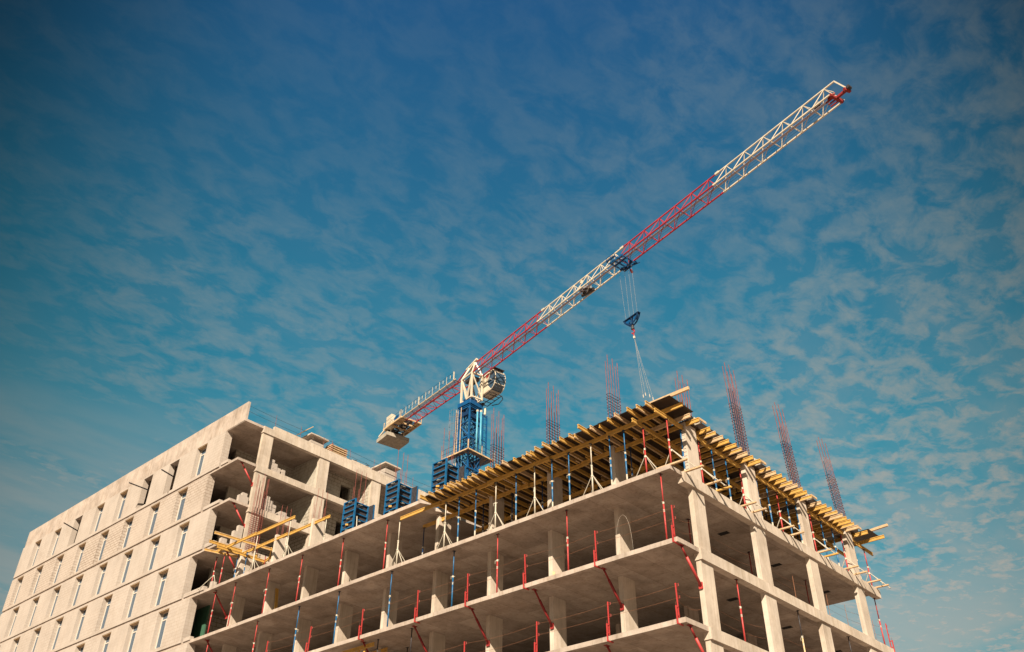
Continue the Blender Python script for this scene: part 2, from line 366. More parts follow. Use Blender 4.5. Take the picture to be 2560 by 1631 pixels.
# loggia corner block piles
MB().box(.9, 1.6, 37.06, 37.35, 2*H, 2*H+1.1).box(1.2, 1.6, 37.06, 37.35, 2*H+1.1, 2*H+1.6).build('block_pile', 'block', tow)
MB().box(.75, 1.55, 37.06, 37.35, 3*H, 3*H+.55).box(1.0, 1.4, 37.06, 37.35, 3*H+.55, 3*H+.8).build('block_pile', 'block', tow)
MB().box(.05, .5, 37.06, 37.36, 2*H, 2*H+.3).build('block_pile', 'block', tow)
MB().box(.05, .4, 37.06, 37.36, H, H+.45).build('block_pile', 'block', tow)
# windows
OPEN = {(4, 1), (4, 2), (4, 5)}
for k in range(-1, 5):
    zb = k*H+.252; zt = k*H+2.972
    for i, w in enumerate(wins(k)):
        if (k, i) in OPEN: continue
        f = MB(); xa, xb = .27, .34
        f.box(xa, xb, w+.0, w+.13, zb, zt).box(xa, xb, w+1.37, w+1.5, zb, zt).box(xa, xb, w+.13, w+1.37, zt-.08, zt).box(xa, xb, w+.13, w+1.37, zb, zb+.08)
        f.box(xa, xb, w+.13, w+1.37, zt-.62, zt-.52)
        if k in (0, 1) and random.random() < .45: f.box(xa, xb, w+.70, w+.80, zb+.08, zt-.62)
        elif k != 3: f.box(xa-.005, xb-.005, w+.62, w+.84, zb+.08, zt-.62)
        fo = f.build('window', 'frame', tow)
        MB().box(.298, .31, w+.13, w+1.37, zb+.08, zt-.08).build('pane', 'glass', fo)
        MB().box(-.06, .27, w+.02, w+1.48, zt-.05, zt-.004).build('lintel_board', 'rawwood', fo)
# inner walls of the tower
for k in range(-1, 5):
    zb, zt = k*H+.002, (k+1)*H-.202
    MB().box(5.0, 5.2, 41.5, Y1, zb, zt).build('inner_wall', 'block_in', tow)
    MB().box(2.2, 5.0, 41.5, 41.75, zb, zt).build('inner_wall', 'block_in', tow)
    MB().box(5.2, 7.3, 41.0, 41.2, zb, zt).build('inner_wall', 'block_in', tow)
    if k >= 1:
        MB().box(7.3, 7.5, 37.30, 41.2, zb, zt).build('inner_wall', 'block_in', tow)
        b = MB(); b.box(7.5, 10.95, 38.95, 39.2, zb, zt).box(11.95, 12.6, 38.95, 39.2, zb, zt).box(10.95, 11.95, 38.95, 39.2, zb+2.35, zt)
        b.build('inner_wall', 'block_in', tow)
        MB().box(12.6, 12.8, 37.3, 41, zb, zt).build('inner_wall', 'block_in', tow)
        MB().box(12.8, XR, 39.3, 39.5, zb, zt).build('inner_wall', 'block_in', tow)
        MB().box(10.9, 12.0, 40.4, 40.5, zb, zt).build('inner_wall', 'dark', tow)  # dark sheet behind the doorway, coloured to stand in for room shade
for k in (0, -1):
    zb, zt = k*H+.002, (k+1)*H-.202
    MB().box(1.66, 1.76, 39.8, 41.4, zb, zt).build('green_board', 'green', tow)
MB().box(XR-.3, XR-.05, Y0+2.3, Y1-.1, -5*H, 16.2).build('rear_wall', 'block_in', tow)
MB().box(.3, XR-.3, Y1-.4, Y1-.12, -5*H, 16.2).build('rear_wall', 'block_in', tow)
# roof vents
for (x0, x1, y0, y1, h, nm) in ((6.5, 8.1, 37.7, 39.3, 1.4, 'a'), (14.2, 15.8, 37.35, 39.1, 1.6, 'b')):
    zb = 16.5
    v = MB()
    for j in range(int((h-.1)/.2)):
        q = random.uniform(0, .05)
        v.box(x0+.15, x1-.15, y0+.15+q, y0+.4, zb+j*.2, zb+j*.2+.19); v.box(x0+.15, x0+.4, y0+.4, y1-.15, zb+j*.2, zb+j*.2+.19); v.box(x1-.4, x1-.15, y0+.4, y1-.15, zb+j*.2, zb+j*.2+.19)
    ho = v.build('roof_vent', 'block', tow)
    MB().box(x0-.12, x1+.1, y0-.12, y1+.12, zb+h+.12, zb+h+.24).box(x1-.32, x1-.2, y0+.1, y0+.22, zb+h-.12, zb+h+.12).box(x0+.2, x0+.32, y0+.1, y0+.22, zb+h-.12, zb+h+.12).build('vent_cap', 'concrete_pale', ho)

# ------------------------------------------------------------------ steel props
def make_prop(h, c, label, group, low=None, mid=None):
    t = thing('steel_prop', label, 'prop', (0, 0, 0), group); low = low or c
    hm = h*.56
    MB().box(-.075, .075, -.075, .075, 0, .012).build('base_plate', low, t)
    MB().tube((0, 0, .012), (0, 0, hm), .038, 10).build('outer_tube', low if low == c else c, t, True)
    if low != c: MB().tube((0, 0, .012), (0, 0, .42), .0395, 10).build('base_sleeve', low, t, True)
    MB().tube((0, 0, hm), (0, 0, h-.012), .029, 8).build('inner_tube', mid or c, t, True)  # a darker mid colour puts the slab's shade on the upper tube
    MB().tube((0, 0, hm-.05), (0, 0, hm+.04), .05, 8).bar((-.10, 0, hm+.02), (.12, .03, hm-.02), .018).bar((.11, .03, hm-.02), (.11, .03, hm-.16), .014).build('collar', 'white', t)
    MB().tube((0, 0, hm-.42), (0, 0, hm-.30), .0392, 8).build('sticker', 'white', t)
    MB().box(-.09, .09, -.06, .06, h-.012, h).build('head_plate', 'darksteel', t)
    return t
PROT = {}
USED = set()
FN = {0: 'top open floor', -1: 'second floor down', -2: 'third floor down', 1: 'newest slab'}
def prop(x, y, z, h, c, label, group, rz=0, low=None, mid=None):
    key = (round(h, 2), c, low, mid)
    if key not in PROT: PROT[key] = make_prop(h, c, label, group, low, mid)
    p = PROT[key]
    if key in USED:
        p = dup(p, (x, y, z), label, rz); p['group'] = group
    else:
        USED.add(key); KIDS_src = p; dup_kids = kids(p)
        if p.name not in KIDS:
            def tree(o): return [(k, tree(k)) for k in kids(o)]
            KIDS[p.name] = tree(p)
        p.location = (x, y, z); p.rotation_euler = (0, 0, rz)
    return p
# along the left face, newest open floor (z 0 to slab above)
for i, y in enumerate((19.22, 23.2, 27.2, 30.7, 34.5, 36.85)):
    prop(.36, y, 0, 3.1, 'red', f'red prop under the newest slab edge, {od(i)} one left of the white tripods', 'red props under the newest slab', rz=i*.7)
for i, (x, y, c) in enumerate(((.19, .62, 'red'), (.4, 6.1, 'red'), (.3, 10.45, 'red'), (.4, 13.64, 'blue'), (.22, 18.27, 'blue'), (.33, 22.94, 'blue'), (.35, 26.73, 'blue'), (.33, 30.98, 'red'), (.45, 36.7, 'red'))):
    prop(x, y, -H, 3.1, c, f'{c} prop on left slab edge below the tripod floor, {od(i)} from near corner', 'props along the second floor edge', rz=i*.9)
for i, (x, y) in enumerate(((.62, 16.75), (.7, 19.5), (2.7, 19.4))):
    prop(x, y, -2*H, 3.1, 'red', f'dark topped red prop two floors below the tripods, {od(i)} from near corner', 'props on the third floor', mid='darksteel', rz=i)
for i, (x, c) in enumerate(((4.71, 'red'), (10.25, 'tan'), (15.6, 'tan'))):
    prop(x, .12, -2*H, 2.8, c, f'{c} prop under lowest right facade beam, {od(i)} bay from the corner', 'props under the right facade beam', rz=i, mid=c if c == 'red' else 'darksteel')
for i, (x, y) in enumerate(((5.03, 2.38), (10.57, 2.33), (16.17, 2.1))):
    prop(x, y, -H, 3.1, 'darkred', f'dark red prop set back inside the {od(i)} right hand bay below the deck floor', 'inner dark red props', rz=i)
prop(20.6, .2, -H, 2.8, 'red', 'red prop at the far right end, outside the last column', 'red prop at right end', rz=1, mid='darkred')

# ------------------------------------------------------------------ formwork deck on the top floor
DZ = 3.1      # underside of the slab to be cast
ZL = DZ-.02-.2-.2      # bottom of the ledgers on the left side
ZR = 2.42              # bottom of the ledgers on the right side
def hbeam(a, b, name, label, cat, group, flange='yellow', web='yellow'):
    c = tuple((Vector(a)+Vector(b))/2)
    t = thing(name, label, cat, c, group)
    MB().ibeam(a, b, 'flange').build('flange', flange, t); MB().ibeam(a, b, 'web').build('web', web, t)
    return t
# props under the left ledger
REDL = [1.42, .12]
for i, y in enumerate((4.41, 7.98, 10.62, 14.32, 18.04)):
    prop(.28, y, 0, ZL, 'white', f'off-white prop inside a tripod under the left deck edge, {od(i)} from corner', 'white tripod props', rz=i)
for i, y in enumerate((2.45, 3.3, 5.78, 6.85, 9.22, 12.05, 13.3)):
    prop(.28, y, 0, ZL, 'blue', f'blue prop under left deck edge, {od(i)} blue one from near corner', 'blue props under the left ledger', low='white', rz=i*.8)
prop(.35, .12, 0, ZR, 'red', 'red prop standing at the near corner of the deck under the crossing ledgers', 'red corner props', rz=.3)
prop(.35, 1.42, 0, ZR, 'red', 'red prop just left of the near corner prop, with a white tripod', 'red corner props', rz=.9)
n = 0
for xr, ys in ((1.82, (3.2, 5.6, 8.8, 10.9, 13.0, 17.7)), (4.25, (1.8, 4.5, 7.0, 9.5, 12.0, 14.5)), (6.7, (2.5, 5.5, 9, 13)), (9.6, (2.5, 6, 10, 14)), (13.0, (2.2, 6.0, 10.5)), (16.5, (2.2, 6.0, 10.5))):
    for y in ys:
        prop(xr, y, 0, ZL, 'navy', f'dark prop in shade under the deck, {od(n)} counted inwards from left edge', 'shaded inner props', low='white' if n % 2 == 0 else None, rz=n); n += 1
# ledgers on the left side (along y), doubled pieces
def ledger_run(x, y0, y1, zb, grp, desc, step=3.9):
    i = 0; y = y0
    while y < y1-.5:
        e = min(y+step+.35, y1)
        xo = x+(.045 if i % 2 else -.045)
        hbeam((xo, y, zb+.1), (xo, e, zb+.1), 'formwork_ledger', f'long timber ledger {desc}, {od(i)} length from near end', 'formwork beam', grp)
        y += step; i += 1
ledger_run(.28, -.85, 17.95, ZL, 'left edge ledgers', 'along the left edge of the deck')
ledger_run(1.82, 1.9, 17.95, ZL, 'second row ledgers', 'in the second row under the deck')
ledger_run(4.25, 1.95, 16, ZL, 'third row ledgers', 'in the third row under the deck')
for j, x in enumerate((6.7, 9.6, 13.0, 16.5)):
    ledger_run(x, 2.0, 15.5, ZL, 'inner ledgers', f'deep under the deck in row {od(3+j)}', 5)
def ledger_runx(y, x0, x1, zb, grp, desc, step=3.9):
    i = 0; x = x0
    while x < x1-.5:
        e = min(x+step+.35, x1); yo = y+(.045 if i % 2 else -.045)
        hbeam((x, yo, zb+.1), (e, yo, zb+.1), 'formwork_ledger', f'timber ledger {desc}, {od(i)} length from near corner', 'formwork beam', grp)
        x += step; i += 1
ledger_runx(.17, -.55, 22.0, ZR, 'right edge ledgers', 'along the right edge of the deck')
ledger_runx(1.45, -.5, 21.4, ZR, 'right inner ledgers', 'one step inside the right edge of the deck')
# joists, left edge
LJ = [(-.74, 15.3), (-.73, 14.65), (-.73, 14.09), (-.73, 13.47), (-.78, 13.16), (-.8, 12.94), (-.69, 12.6), (-.66, 12.19), (-.63, 11.8), (-.73, 11.38), (-.79, 10.81), (-.74, 10.4), (-.76, 10.26), (-.66, 9.76), (-.75, 9.24), (-.59, 8.62), (-.51, 8.1), (-.64, 7.71), (-.56, 7.51), (-.76, 7.05), (-.86, 6.48), (-.64, 6.03), (-.69, 5.52), (-.65, 4.98), (-.45, 4.81), (-1.05, 4.1), (-.59, 3.73), (-.4, 3.33), (-.63, 2.67), (-.76, 2.17), (-.79, 1.44), (-.7, .98), (-.69, .49)]
LJ = LJ[::-1]
zj = ZL+.2+.1
for i, (x, y) in enumerate(LJ):
    fl = 'rawwood' if i % 5 in (1, 3) else 'yellow'; tw = random.uniform(-.04, .04)
    hbeam((x, y, zj), (x+2.65+random.uniform(-.2, .3), y+tw, zj), 'formwork_joist', f'{"bare timber" if fl == "rawwood" else "yellow"} joist sticking out over left deck edge, {od(i)} from near corner', 'formwork beam', 'joists over the left edge', fl, 'yellow' if i % 3 else 'rawwood')
for rw, (xa, xb) in enumerate(((1.5, 5.0), (4.0, 7.6), (6.5, 10.2))):
    y = 2.15+rw*.13; i = 0
    while y < 15.4:
        hbeam((xa, y, zj), (xb, y+random.uniform(-.05, .05), zj), 'formwork_joist', f'shaded joist under deck, {["second", "third", "fourth"][rw]} row from left edge, {od(i)} from near side', 'formwork beam', 'inner joists', 'rawwood' if i % 2 else 'yellow', 'yellow')
        y += .62+random.uniform(-.05, .05); i += 1
i = 0; x = 10.6
while x < 20.4:
    hbeam((x, 1.95, zj), (x+.02, 5.6, zj), 'formwork_joist', f'shaded joist behind right deck edge, {od(i)} from the left', 'formwork beam', 'inner joists', 'rawwood' if i % 2 else 'yellow', 'yellow'); x += .6; i += 1
# joists, right edge
RJ = [(1.2, -.62), (1.79, -.71), (2.87, -.62), (3.38, -.6), (3.96, -.64), (4.47, -.65), (5.06, -.69), (5.6, -.67), (6.17, -.66), (6.7, -.66), (7.26, -.74), (8.32, -.68), (8.92, -.67), (9.42, -.73), (9.96, -.67), (10.48, -.74), (10.97, -.78), (11.57, -.75), (12.04, -.75), (12.66, -.7), (13.71, -.71), (14.26, -.74), (14.81, -.78), (15.41, -.82), (16.0, -.83), (16.5, -.82), (17.02, -.82), (17.5, -.79), (18.06, -.79), (19.12, -.84)]
zr = ZR+.2+.1
for i, (x, y) in enumerate(RJ):
    fl = 'rawwood' if i % 4 in (0, 3) else 'yellow'
    hbeam((x, y, zr), (x+random.uniform(-.03, .03), 1.85, zr), 'formwork_joist', f'{"bare timber" if fl == "rawwood" else "yellow"} joist sticking out over right deck edge, {od(i)} from near corner', 'formwork beam', 'joists over the right edge', fl, 'rawwood' if i % 4 == 0 else 'yellow')
hbeam((20.3, -1.3, zr-.02), (20.35, 1.2, zr-.02), 'formwork_joist', 'last yellow joist at the far right end of the deck, longer than the rest', 'formwork beam', 'joists over the right edge')
# plywood
i = 0
for a in range(7):
    for b in range(6):
        x0 = -.42+a*2.95; x1 = x0+2.94; y0 = .9+b*2.5; y1 = y0+2.49
        if a == 0: x0 += random.uniform(-.04, .05)
        tag(MB().box(x0, min(x1, 20.2), y0, min(y1, 15.7), DZ-.021, DZ-.001).build('plywood_sheet', 'ply'), f'dark plywood deck sheet, {od(a)} from left edge, {od(b)} from near edge', 'plywood', 'plywood sheets on the deck'); i += 1
tag(MB().box(-.33, 1.6, -.58, .895, DZ-.021, DZ-.001).build('plywood_sheet', 'ply'), 'dark plywood sheet overhanging the near corner of the deck', 'plywood', 'plywood sheets on the deck')
for a in range(6):
    x0 = 1.62+a*3.0
    tag(MB().box(x0, x0+2.98, -.12, .878, zr+.101, zr+.121).build('plywood_sheet', 'ply'), f'lower plywood strip behind right joists, {od(a)} from near corner', 'plywood', 'edge beam form strips')
    tag(MB().box(x0, x0+2.98, -.15, -.125, zr+.101, DZ+.16).build('plywood_sheet', 'ply'), f'upright plywood side above right joists, {od(a)} from near corner', 'plywood', 'edge beam form sides')
for a in range(6):
    x0 = 1.62+a*3.0
    tag(MB().box(x0, x0+2.98, .882, .898, zr+.101, DZ-.022).build('plywood_sheet', 'ply'), f'added inner plywood side of the edge beam trench, {od(a)} from near corner', 'plywood', 'edge beam form sides')  # unseen board added to keep sun from leaking under the deck
tag(MB().box(19.6, 21.2, -.75, .9, DZ-.021, DZ-.001).build('plywood_sheet', 'ply'), 'dark plywood sheet jutting out at the far right end of the deck', 'plywood', 'plywood sheets on the deck')
tag(MB().box(-.2, -.1, -1.5, .6, DZ+.0, DZ+.16).build('timber_plank', 'rawwood'), 'pale plank lying on the near corner and jutting into the sky', 'plank')
tag(MB().bar((20.0, -1.75, DZ+.08), (20.3, .6, DZ+.08), .12, .14).build('timber_plank', 'rawwood'), 'pale plank jutting out at the far right end of the deck', 'plank')
# edge form brackets on the right joists
def bracket(x, label):
    t = thing('form_bracket', label, 'bracket', (x, -.4, zr+.1), 'white form brackets')
    z = zr+.1
    MB().bar((x, -.62, z+.03), (x, -.17, z+.03), .05).bar((x, -.19, z+.03), (x, -.19, z+.42), .05).bar((x, -.6, z+.05), (x, -.2, z+.38), .045).build('bracket_frame', 'white', t)
    MB().box(x-.3, x+.3, -.62, -.56, z+.02, z+.14).build('bracket_board', 'rawwood', t)
for i, x in enumerate((2.3, 7.8, 13.2, 18.6)): bracket(x, f'small white bracket between right edge joists, {od(i)} from near corner')

# props and tripods along the right edge
RRED = [3.06, 6.78, 10.42, 14.0, 17.72, 20.72]
for i, x in enumerate(RRED): prop(x, .2, 0, ZR, 'red', f'red tripod prop under right deck edge, {od(i)} from near corner', 'red props along the right edge', rz=i*.9)
for i, x in enumerate((1.58, 4.2, 5.45, 8.36, 9.38, 11.42, 12.46, 15.3, 16.62, 19.3)):
    prop(x, .2, 0, ZR, 'blue', f'blue prop under right deck edge, {od(i)} from near corner', 'blue props along the right edge', low='white', rz=i*.7)
def make_tripod(label, group, feet, name='prop_tripod'):
    t = thing(name, label, 'tripod', (0, 0, 0), group)
    MB().tube((0, 0, .93), (0, 0, 1.02), .062, 8).build('collar', 'white', t)
    for (fx, fy, fz) in feet:
        d = Vector((fx, fy, 0)).normalized()*.055
        MB().tube((d.x, d.y, .98), (fx, fy, fz+.02), .021, 6).box(fx-.05, fx+.05, fy-.05, fy+.05, fz, fz+.014).build('leg', 'white', t)
    return t
ft_L = ((.25, .95, 0), (-.2, -.72, 0), (.85, -.2, 0))
tpl = make_tripod('white tripod at the foot of the first white prop, left edge of the deck', 'tripods along the left edge', ft_L); tpl.location = (.28, 4.41, 0)
for i, y in enumerate((7.98, 10.62, 14.32, 18.04)): dup(tpl, (.28, y, 0), f'white tripod at the foot of the {od(i+1)} white prop, left edge of the deck')
dup(tpl, (.35, 1.42, 0), 'white tripod around the red prop just left of the near corner')
ft_R = ((-.42, -.8, .07), (.5, -.8, .07), (.1, .7, 0))
tpr = make_tripod('white tripod on planks at right edge around the first red prop', 'tripods along the right edge', ft_R); tpr.location = (RRED[0], .2, 0)
for i, x in enumerate(RRED[1:]): dup(tpr, (x, .2, 0), f'white tripod on planks at right edge around the {od(i+1)} red prop')
dup(tpr, (.62, .2, 0), 'white tripod at the near corner standing on the two corner planks')
PLK = (.17, 1.16, 2.9, 3.76, 5.95, 6.89, 9.6, 10.6, 13.6, 14.35, 16.7, 17.8, 19.5, 20.55)
for i, x in enumerate(PLK):
    c = 'yellow' if i in (3, 9) else 'rawwood'; e = -.98 if i == 1 else -.80
    tag(MB().bar((x, e, .036), (x-.06, .75, .036), .12, .07).build('timber_plank', c), f'short {"yellow" if c == "yellow" else "pale"} plank jutting over right slab edge, {od(i)} from near corner', 'plank', 'planks under the right tripods')

hbeam((2.45, 32.3, .1), (2.30, 32.52, 2.75), 'formwork_joist', 'yellow timber beam leaning on a shaded column under the newest slab', 'formwork beam', 'loose formwork beams')
tag(MB().bar((1.30, 7.72, -H+.03), (1.64, 8.0, -H+.95), .14, .035).build('timber_plank', 'rawwood'), 'short pale board leaning on a column, one floor below the tripods', 'plank')
t = thing('formwork_trestle', 'yellow timber trestle under the slab at the lower edge of the picture', 'trestle', (.9, 21, -2*H))
for j, (ya, yb, xx) in enumerate(((19.7, 22.4, .6), (19.9, 22.5, 1.7))): MB().ibeam((xx, ya, -3.72), (xx, yb, -3.72), 'flange').ibeam((xx, ya, -3.72), (xx, yb, -3.72), 'web').build('beam', 'yellow', t)
for xx, yy in ((.6, 20.45), (.6, 20.95), (1.7, 20.45), (1.7, 21.6)): MB().bar((xx, yy, -2*H), (xx, yy, -3.82), .12, .08).build('leg', 'yellow', t)

# ------------------------------------------------------------------ guard posts with clamps, guard wires
def make_post(label):
    t = thing('guard_post', label, 'guard post', (0, 0, 0), 'red guard rail posts')
    MB().bar((-.02, 0, .02), (-.02, 0, 1.42), .045).build('upright', 'red', t)
    MB().bar((-.16, .0, .48), (-.16, 0, -.24), .05).bar((-.16, 0, .44), (-.02, 0, .44), .045).bar((-.16, 0, .1), (-.02, 0, .1), .04).box(-.19, .20, -.03, .03, -.25, -.205).build('slab_clamp', 'red', t)
    m = MB()
    for z in (.82, 1.32): m.chain([(-.02, -.03, z+.05), (-.02, -.13, z+.05), (-.02, -.13, z-.05), (-.02, -.03, z-.05)], .009, 4)
    m.build('wire_hook', 'red', t); MB().tube((-.16, 0, .48), (-.16, 0, .62), .008, 4).build('clamp_screw', 'rust', t)
    return t
PB = [.12, 4.2, 8.35, 12.15, 15.75, 20.15, 24.8, 29.0]; PC = [.3, 3.72, 7.7, 12.2]
post = None
for z, ys, fl in ((-H, PB, 'upper row'), (-2*H, PC, 'lower row')):
    for i, y in enumerate(ys):
        lb = f'red guard post clamped to left slab edge, {fl}, {od(i)} from near corner'
        if post is None: post = make_post(lb); post.location = (.03, y, z); 
        else:
            p = dup(post, (.03, y, z), lb); p.rotation_euler = (random.uniform(-.03, .03), random.uniform(-.02, .02), 0)
lb = 'red guard post at the far right end of the right facade, lower floor'
dup(post, (20.95, .05, -H), lb, rz=math.pi/2)
def sag(a, b, s, n=10):
    a = Vector(a); b = Vector(b); return [tuple(a+(b-a)*i/n - Vector((0, 0, s*4*(i/n)*(1-i/n)))) for i in range(n+1)]
def wire(pts, label, grp, r=.0055, m='wire', name='guard_wire'): return tag(MB().chain(pts, r, 4).build(name, m), label, 'wire', grp)
for z, ys, fl in ((-H, PB, 'second'), (-2*H, PC+[16.3, 20.5], 'third')):
    for j, hh in enumerate((.82, 1.32)):
        pts = []
        for a, b in zip(ys, ys[1:]): pts += sag((.03, a-.1, z+hh), (.03, b-.1, z+hh), random.uniform(.02, .12), 6)
        wire(pts, f'thin rusty {"lower" if j == 0 else "upper"} guard wire along left slab edge, {fl} floor below deck', 'guard wires')
for k, z in ((0, -H), (1, -2*H)):
    for j, hh in enumerate((.85, 1.35)):
        pts = []
        for a, b in ((.1, 1.9), (1.9, 7.2), (7.2, 12.7), (12.7, 18.2), (18.2, 21)): pts += sag((a, .42, z+hh), (b, .42, z+hh), random.uniform(.05, .25), 7)
        wire(pts, f'thin {"lower" if j == 0 else "upper"} guard wire behind right columns, {["second", "third"][k]} floor below deck', 'guard wires')
for i, x in enumerate((8.5, 11.0, 14.6, 16.7, 19.3, 20.1)):
    wire([(x, .42, -H), (x+.02, .42, -H+1.5)], f'thin upright bar holding guard wires in right bays, {od(i)} from corner', 'wire uprights', .011)
wire([(.6, 3.55-.92*(1-math.cos(q))/2, -H+2.05*math.sin(q)**.8 if 0 < q < 3.14 else -H) for q in [x*math.pi/14 for x in range(15)]], 'pale wire bent in a high loop near the column by the corner', 'loop wire', .0045, 'sling')

# ------------------------------------------------------------------ raking push-pull braces under the cantilever
def brace(x0, y0, z0, x1, z1, label, c='darkred', sl='red'):
    t = thing('raking_brace', label, 'brace', (x1, y0, z1), 'raking red braces')
    a = Vector((x0, y0, z0-.03)); b = Vector((x1, y0-.02, z1)); m = a.lerp(b, .28)
    MB().tube(a, m, .045, 8).build('upper_tube', 'darkred', t, True)
    MB().tube(m, b, .06, 10).build('lower_tube', sl, t, True)
    MB().box(x0-.14, x0+.12, y0-.07, y0+.07, z0-.03, z0-.001).build('head_plate', 'darkred', t)
    MB().box(x1-.03, x1+.04, y0-.09, y0+.09, z1-.12, z1+.16).build('foot_plate', sl, t)
for i, y in enumerate((.13, 4.16, 8.17, 12.25, 16.36, 20.42, 24.5)):  # past the corner, lower parts take a darker red for the slab's shade
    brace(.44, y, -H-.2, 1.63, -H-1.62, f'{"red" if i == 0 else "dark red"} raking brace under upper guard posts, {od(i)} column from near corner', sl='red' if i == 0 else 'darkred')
for i, y in enumerate((.13, 4.2, 8.2)):  # same darker red standing in for shade past the corner brace
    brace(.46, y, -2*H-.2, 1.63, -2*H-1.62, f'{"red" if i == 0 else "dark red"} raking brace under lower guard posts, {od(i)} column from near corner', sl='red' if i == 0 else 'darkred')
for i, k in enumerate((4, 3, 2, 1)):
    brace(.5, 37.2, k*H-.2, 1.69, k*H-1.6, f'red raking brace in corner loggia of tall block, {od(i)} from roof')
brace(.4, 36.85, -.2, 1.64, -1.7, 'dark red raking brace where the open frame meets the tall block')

# ------------------------------------------------------------------ column rebar cages
def make_cage(zb, zs, zt, label):
    t = thing('rebar_cage', label, 'rebar', (0, 0, 0), 'column rebar cages')
    for j, fx in enumerate((.03, .25, .47, .69, .90)):
        for fy in (.04, .20):
            z = (zt if j % 2 == 0 else zt-1.2) - (.25 if fy > .1 else 0)
            z += random.uniform(-.14, .14); lean = random.uniform(-.05, .05)
            p = [(fx, fy, zb)] + [(fx+lean*s*s, fy+lean*.3*s*s, zb+(z-zb)*s) for s in (.5, .8, 1)]
            MB().chain(p, .016, 5).build('vertical_bar', 'rust', t)
    m = MB(); z = zb+.08
    while z < zs:
        dz = random.uniform(-.03, .03)
        c = [(.0, .01, z+dz), (.93, .01, z-dz), (.93, .23, z-dz), (0, .23, z+dz), (0, .01, z+dz)]
        m.chain(c, .012, 4); z += .17
    m.build('stirrups', 'rustdark', t); return t
cg = make_cage(0, 3.1, 5.25, 'rebar cage above left deck edge, left of the crane sling'); cg.location = (LX, 4.08, 3.1)
def cage(x, y, z, l): return dup(cg, (x, y, z), l)
cg2 = make_cage(0, 3.25, 5.6, 'leaning rebar cage above right deck edge, first from near corner'); cg2.location = (RXS[1], .03, 3.0); cg2.rotation_euler = (0, R(-3.2), 0)
cage(LX, 8.13, 3.1, 'rebar cage above left deck edge, midway between mast and sling')
cage(LX, 12.23, 3.1, 'rebar cage rising above the left deck edge just right of the crane mast')
for i, x in enumerate(RXS[1:]):
    if i == 0: continue
    c = dup(cg2, (x, .03, 3.0), f'leaning rebar cage above right deck edge, {od(i)} from near corner'); c.rotation_euler = (R(-.6*i), R(-3.2-.5*i), 0)
c = cage(LX, .05, .35, 'rebar cage behind the near corner plywood sheet and plank')
for i, (x, y) in enumerate(((6.97, 8.2), (12.47, 8.2), (17.95, 8.2))):
    cage(x, y, .3, f'far short bar tips showing over right deck edge, {od(i)} from left')
def starter(y, zb, zt, label):
    t = thing('starter_bars', label, 'rebar', (LX, y, zb), 'starter bars on columns')
    for j, fx in enumerate((.05, .45, .85)):
        for fy in (.05, .19):
            MB().chain([(LX+fx, y+fy, zb), (LX+fx+random.uniform(-.03, .03), y+fy, zt-(.0 if fy < .1 else 1.2)-random.uniform(0, .1))], .0145, 5).build('vertical_bar', 'rust', t)
for y, l in ((28.5, 'rusty starter bars on the short column beside the leftmost blue column form'), (32.6, 'rusty starter bars on the short column behind the yellow beams'),
             (24.45, 'rusty starter bars out of the leftmost blue column form'), (20.4, 'rusty starter bars out of the middle blue column form'), (16.3, 'rusty starter bars out of the rightmost blue column form')):
    starter(y, 6.3, 8.65, l)
t = thing('rebar_cage', 'tall dense rebar cage in front of the corner column of the tall block', 'rebar', (LX, 36.6, 6.4), 'column rebar cages')
for j, fx in enumerate((.12, .35, .58, .8, 1.0)):
    for fy in (-.02, .12):
        MB().chain([(LX+fx+.08, 36.6+fy, 6.4), (LX+fx+.04, 36.6+fy, 9.6), (LX+fx+.02, 36.6+fy, 12.5-(1.1 if j % 2 else 0)-random.uniform(0, .3))], .016, 5).build('vertical_bar', 'rust', t)
m = MB(); z = 6.5
while z < 9.5: m.chain([(LX+.15, 36.55, z), (LX+1.12, 36.55, z-.02), (LX+1.12, 36.8, z), (LX+.15, 36.8, z), (LX+.15, 36.55, z)], .011, 4); z += .15
m.build('stirrups', 'rust', t)

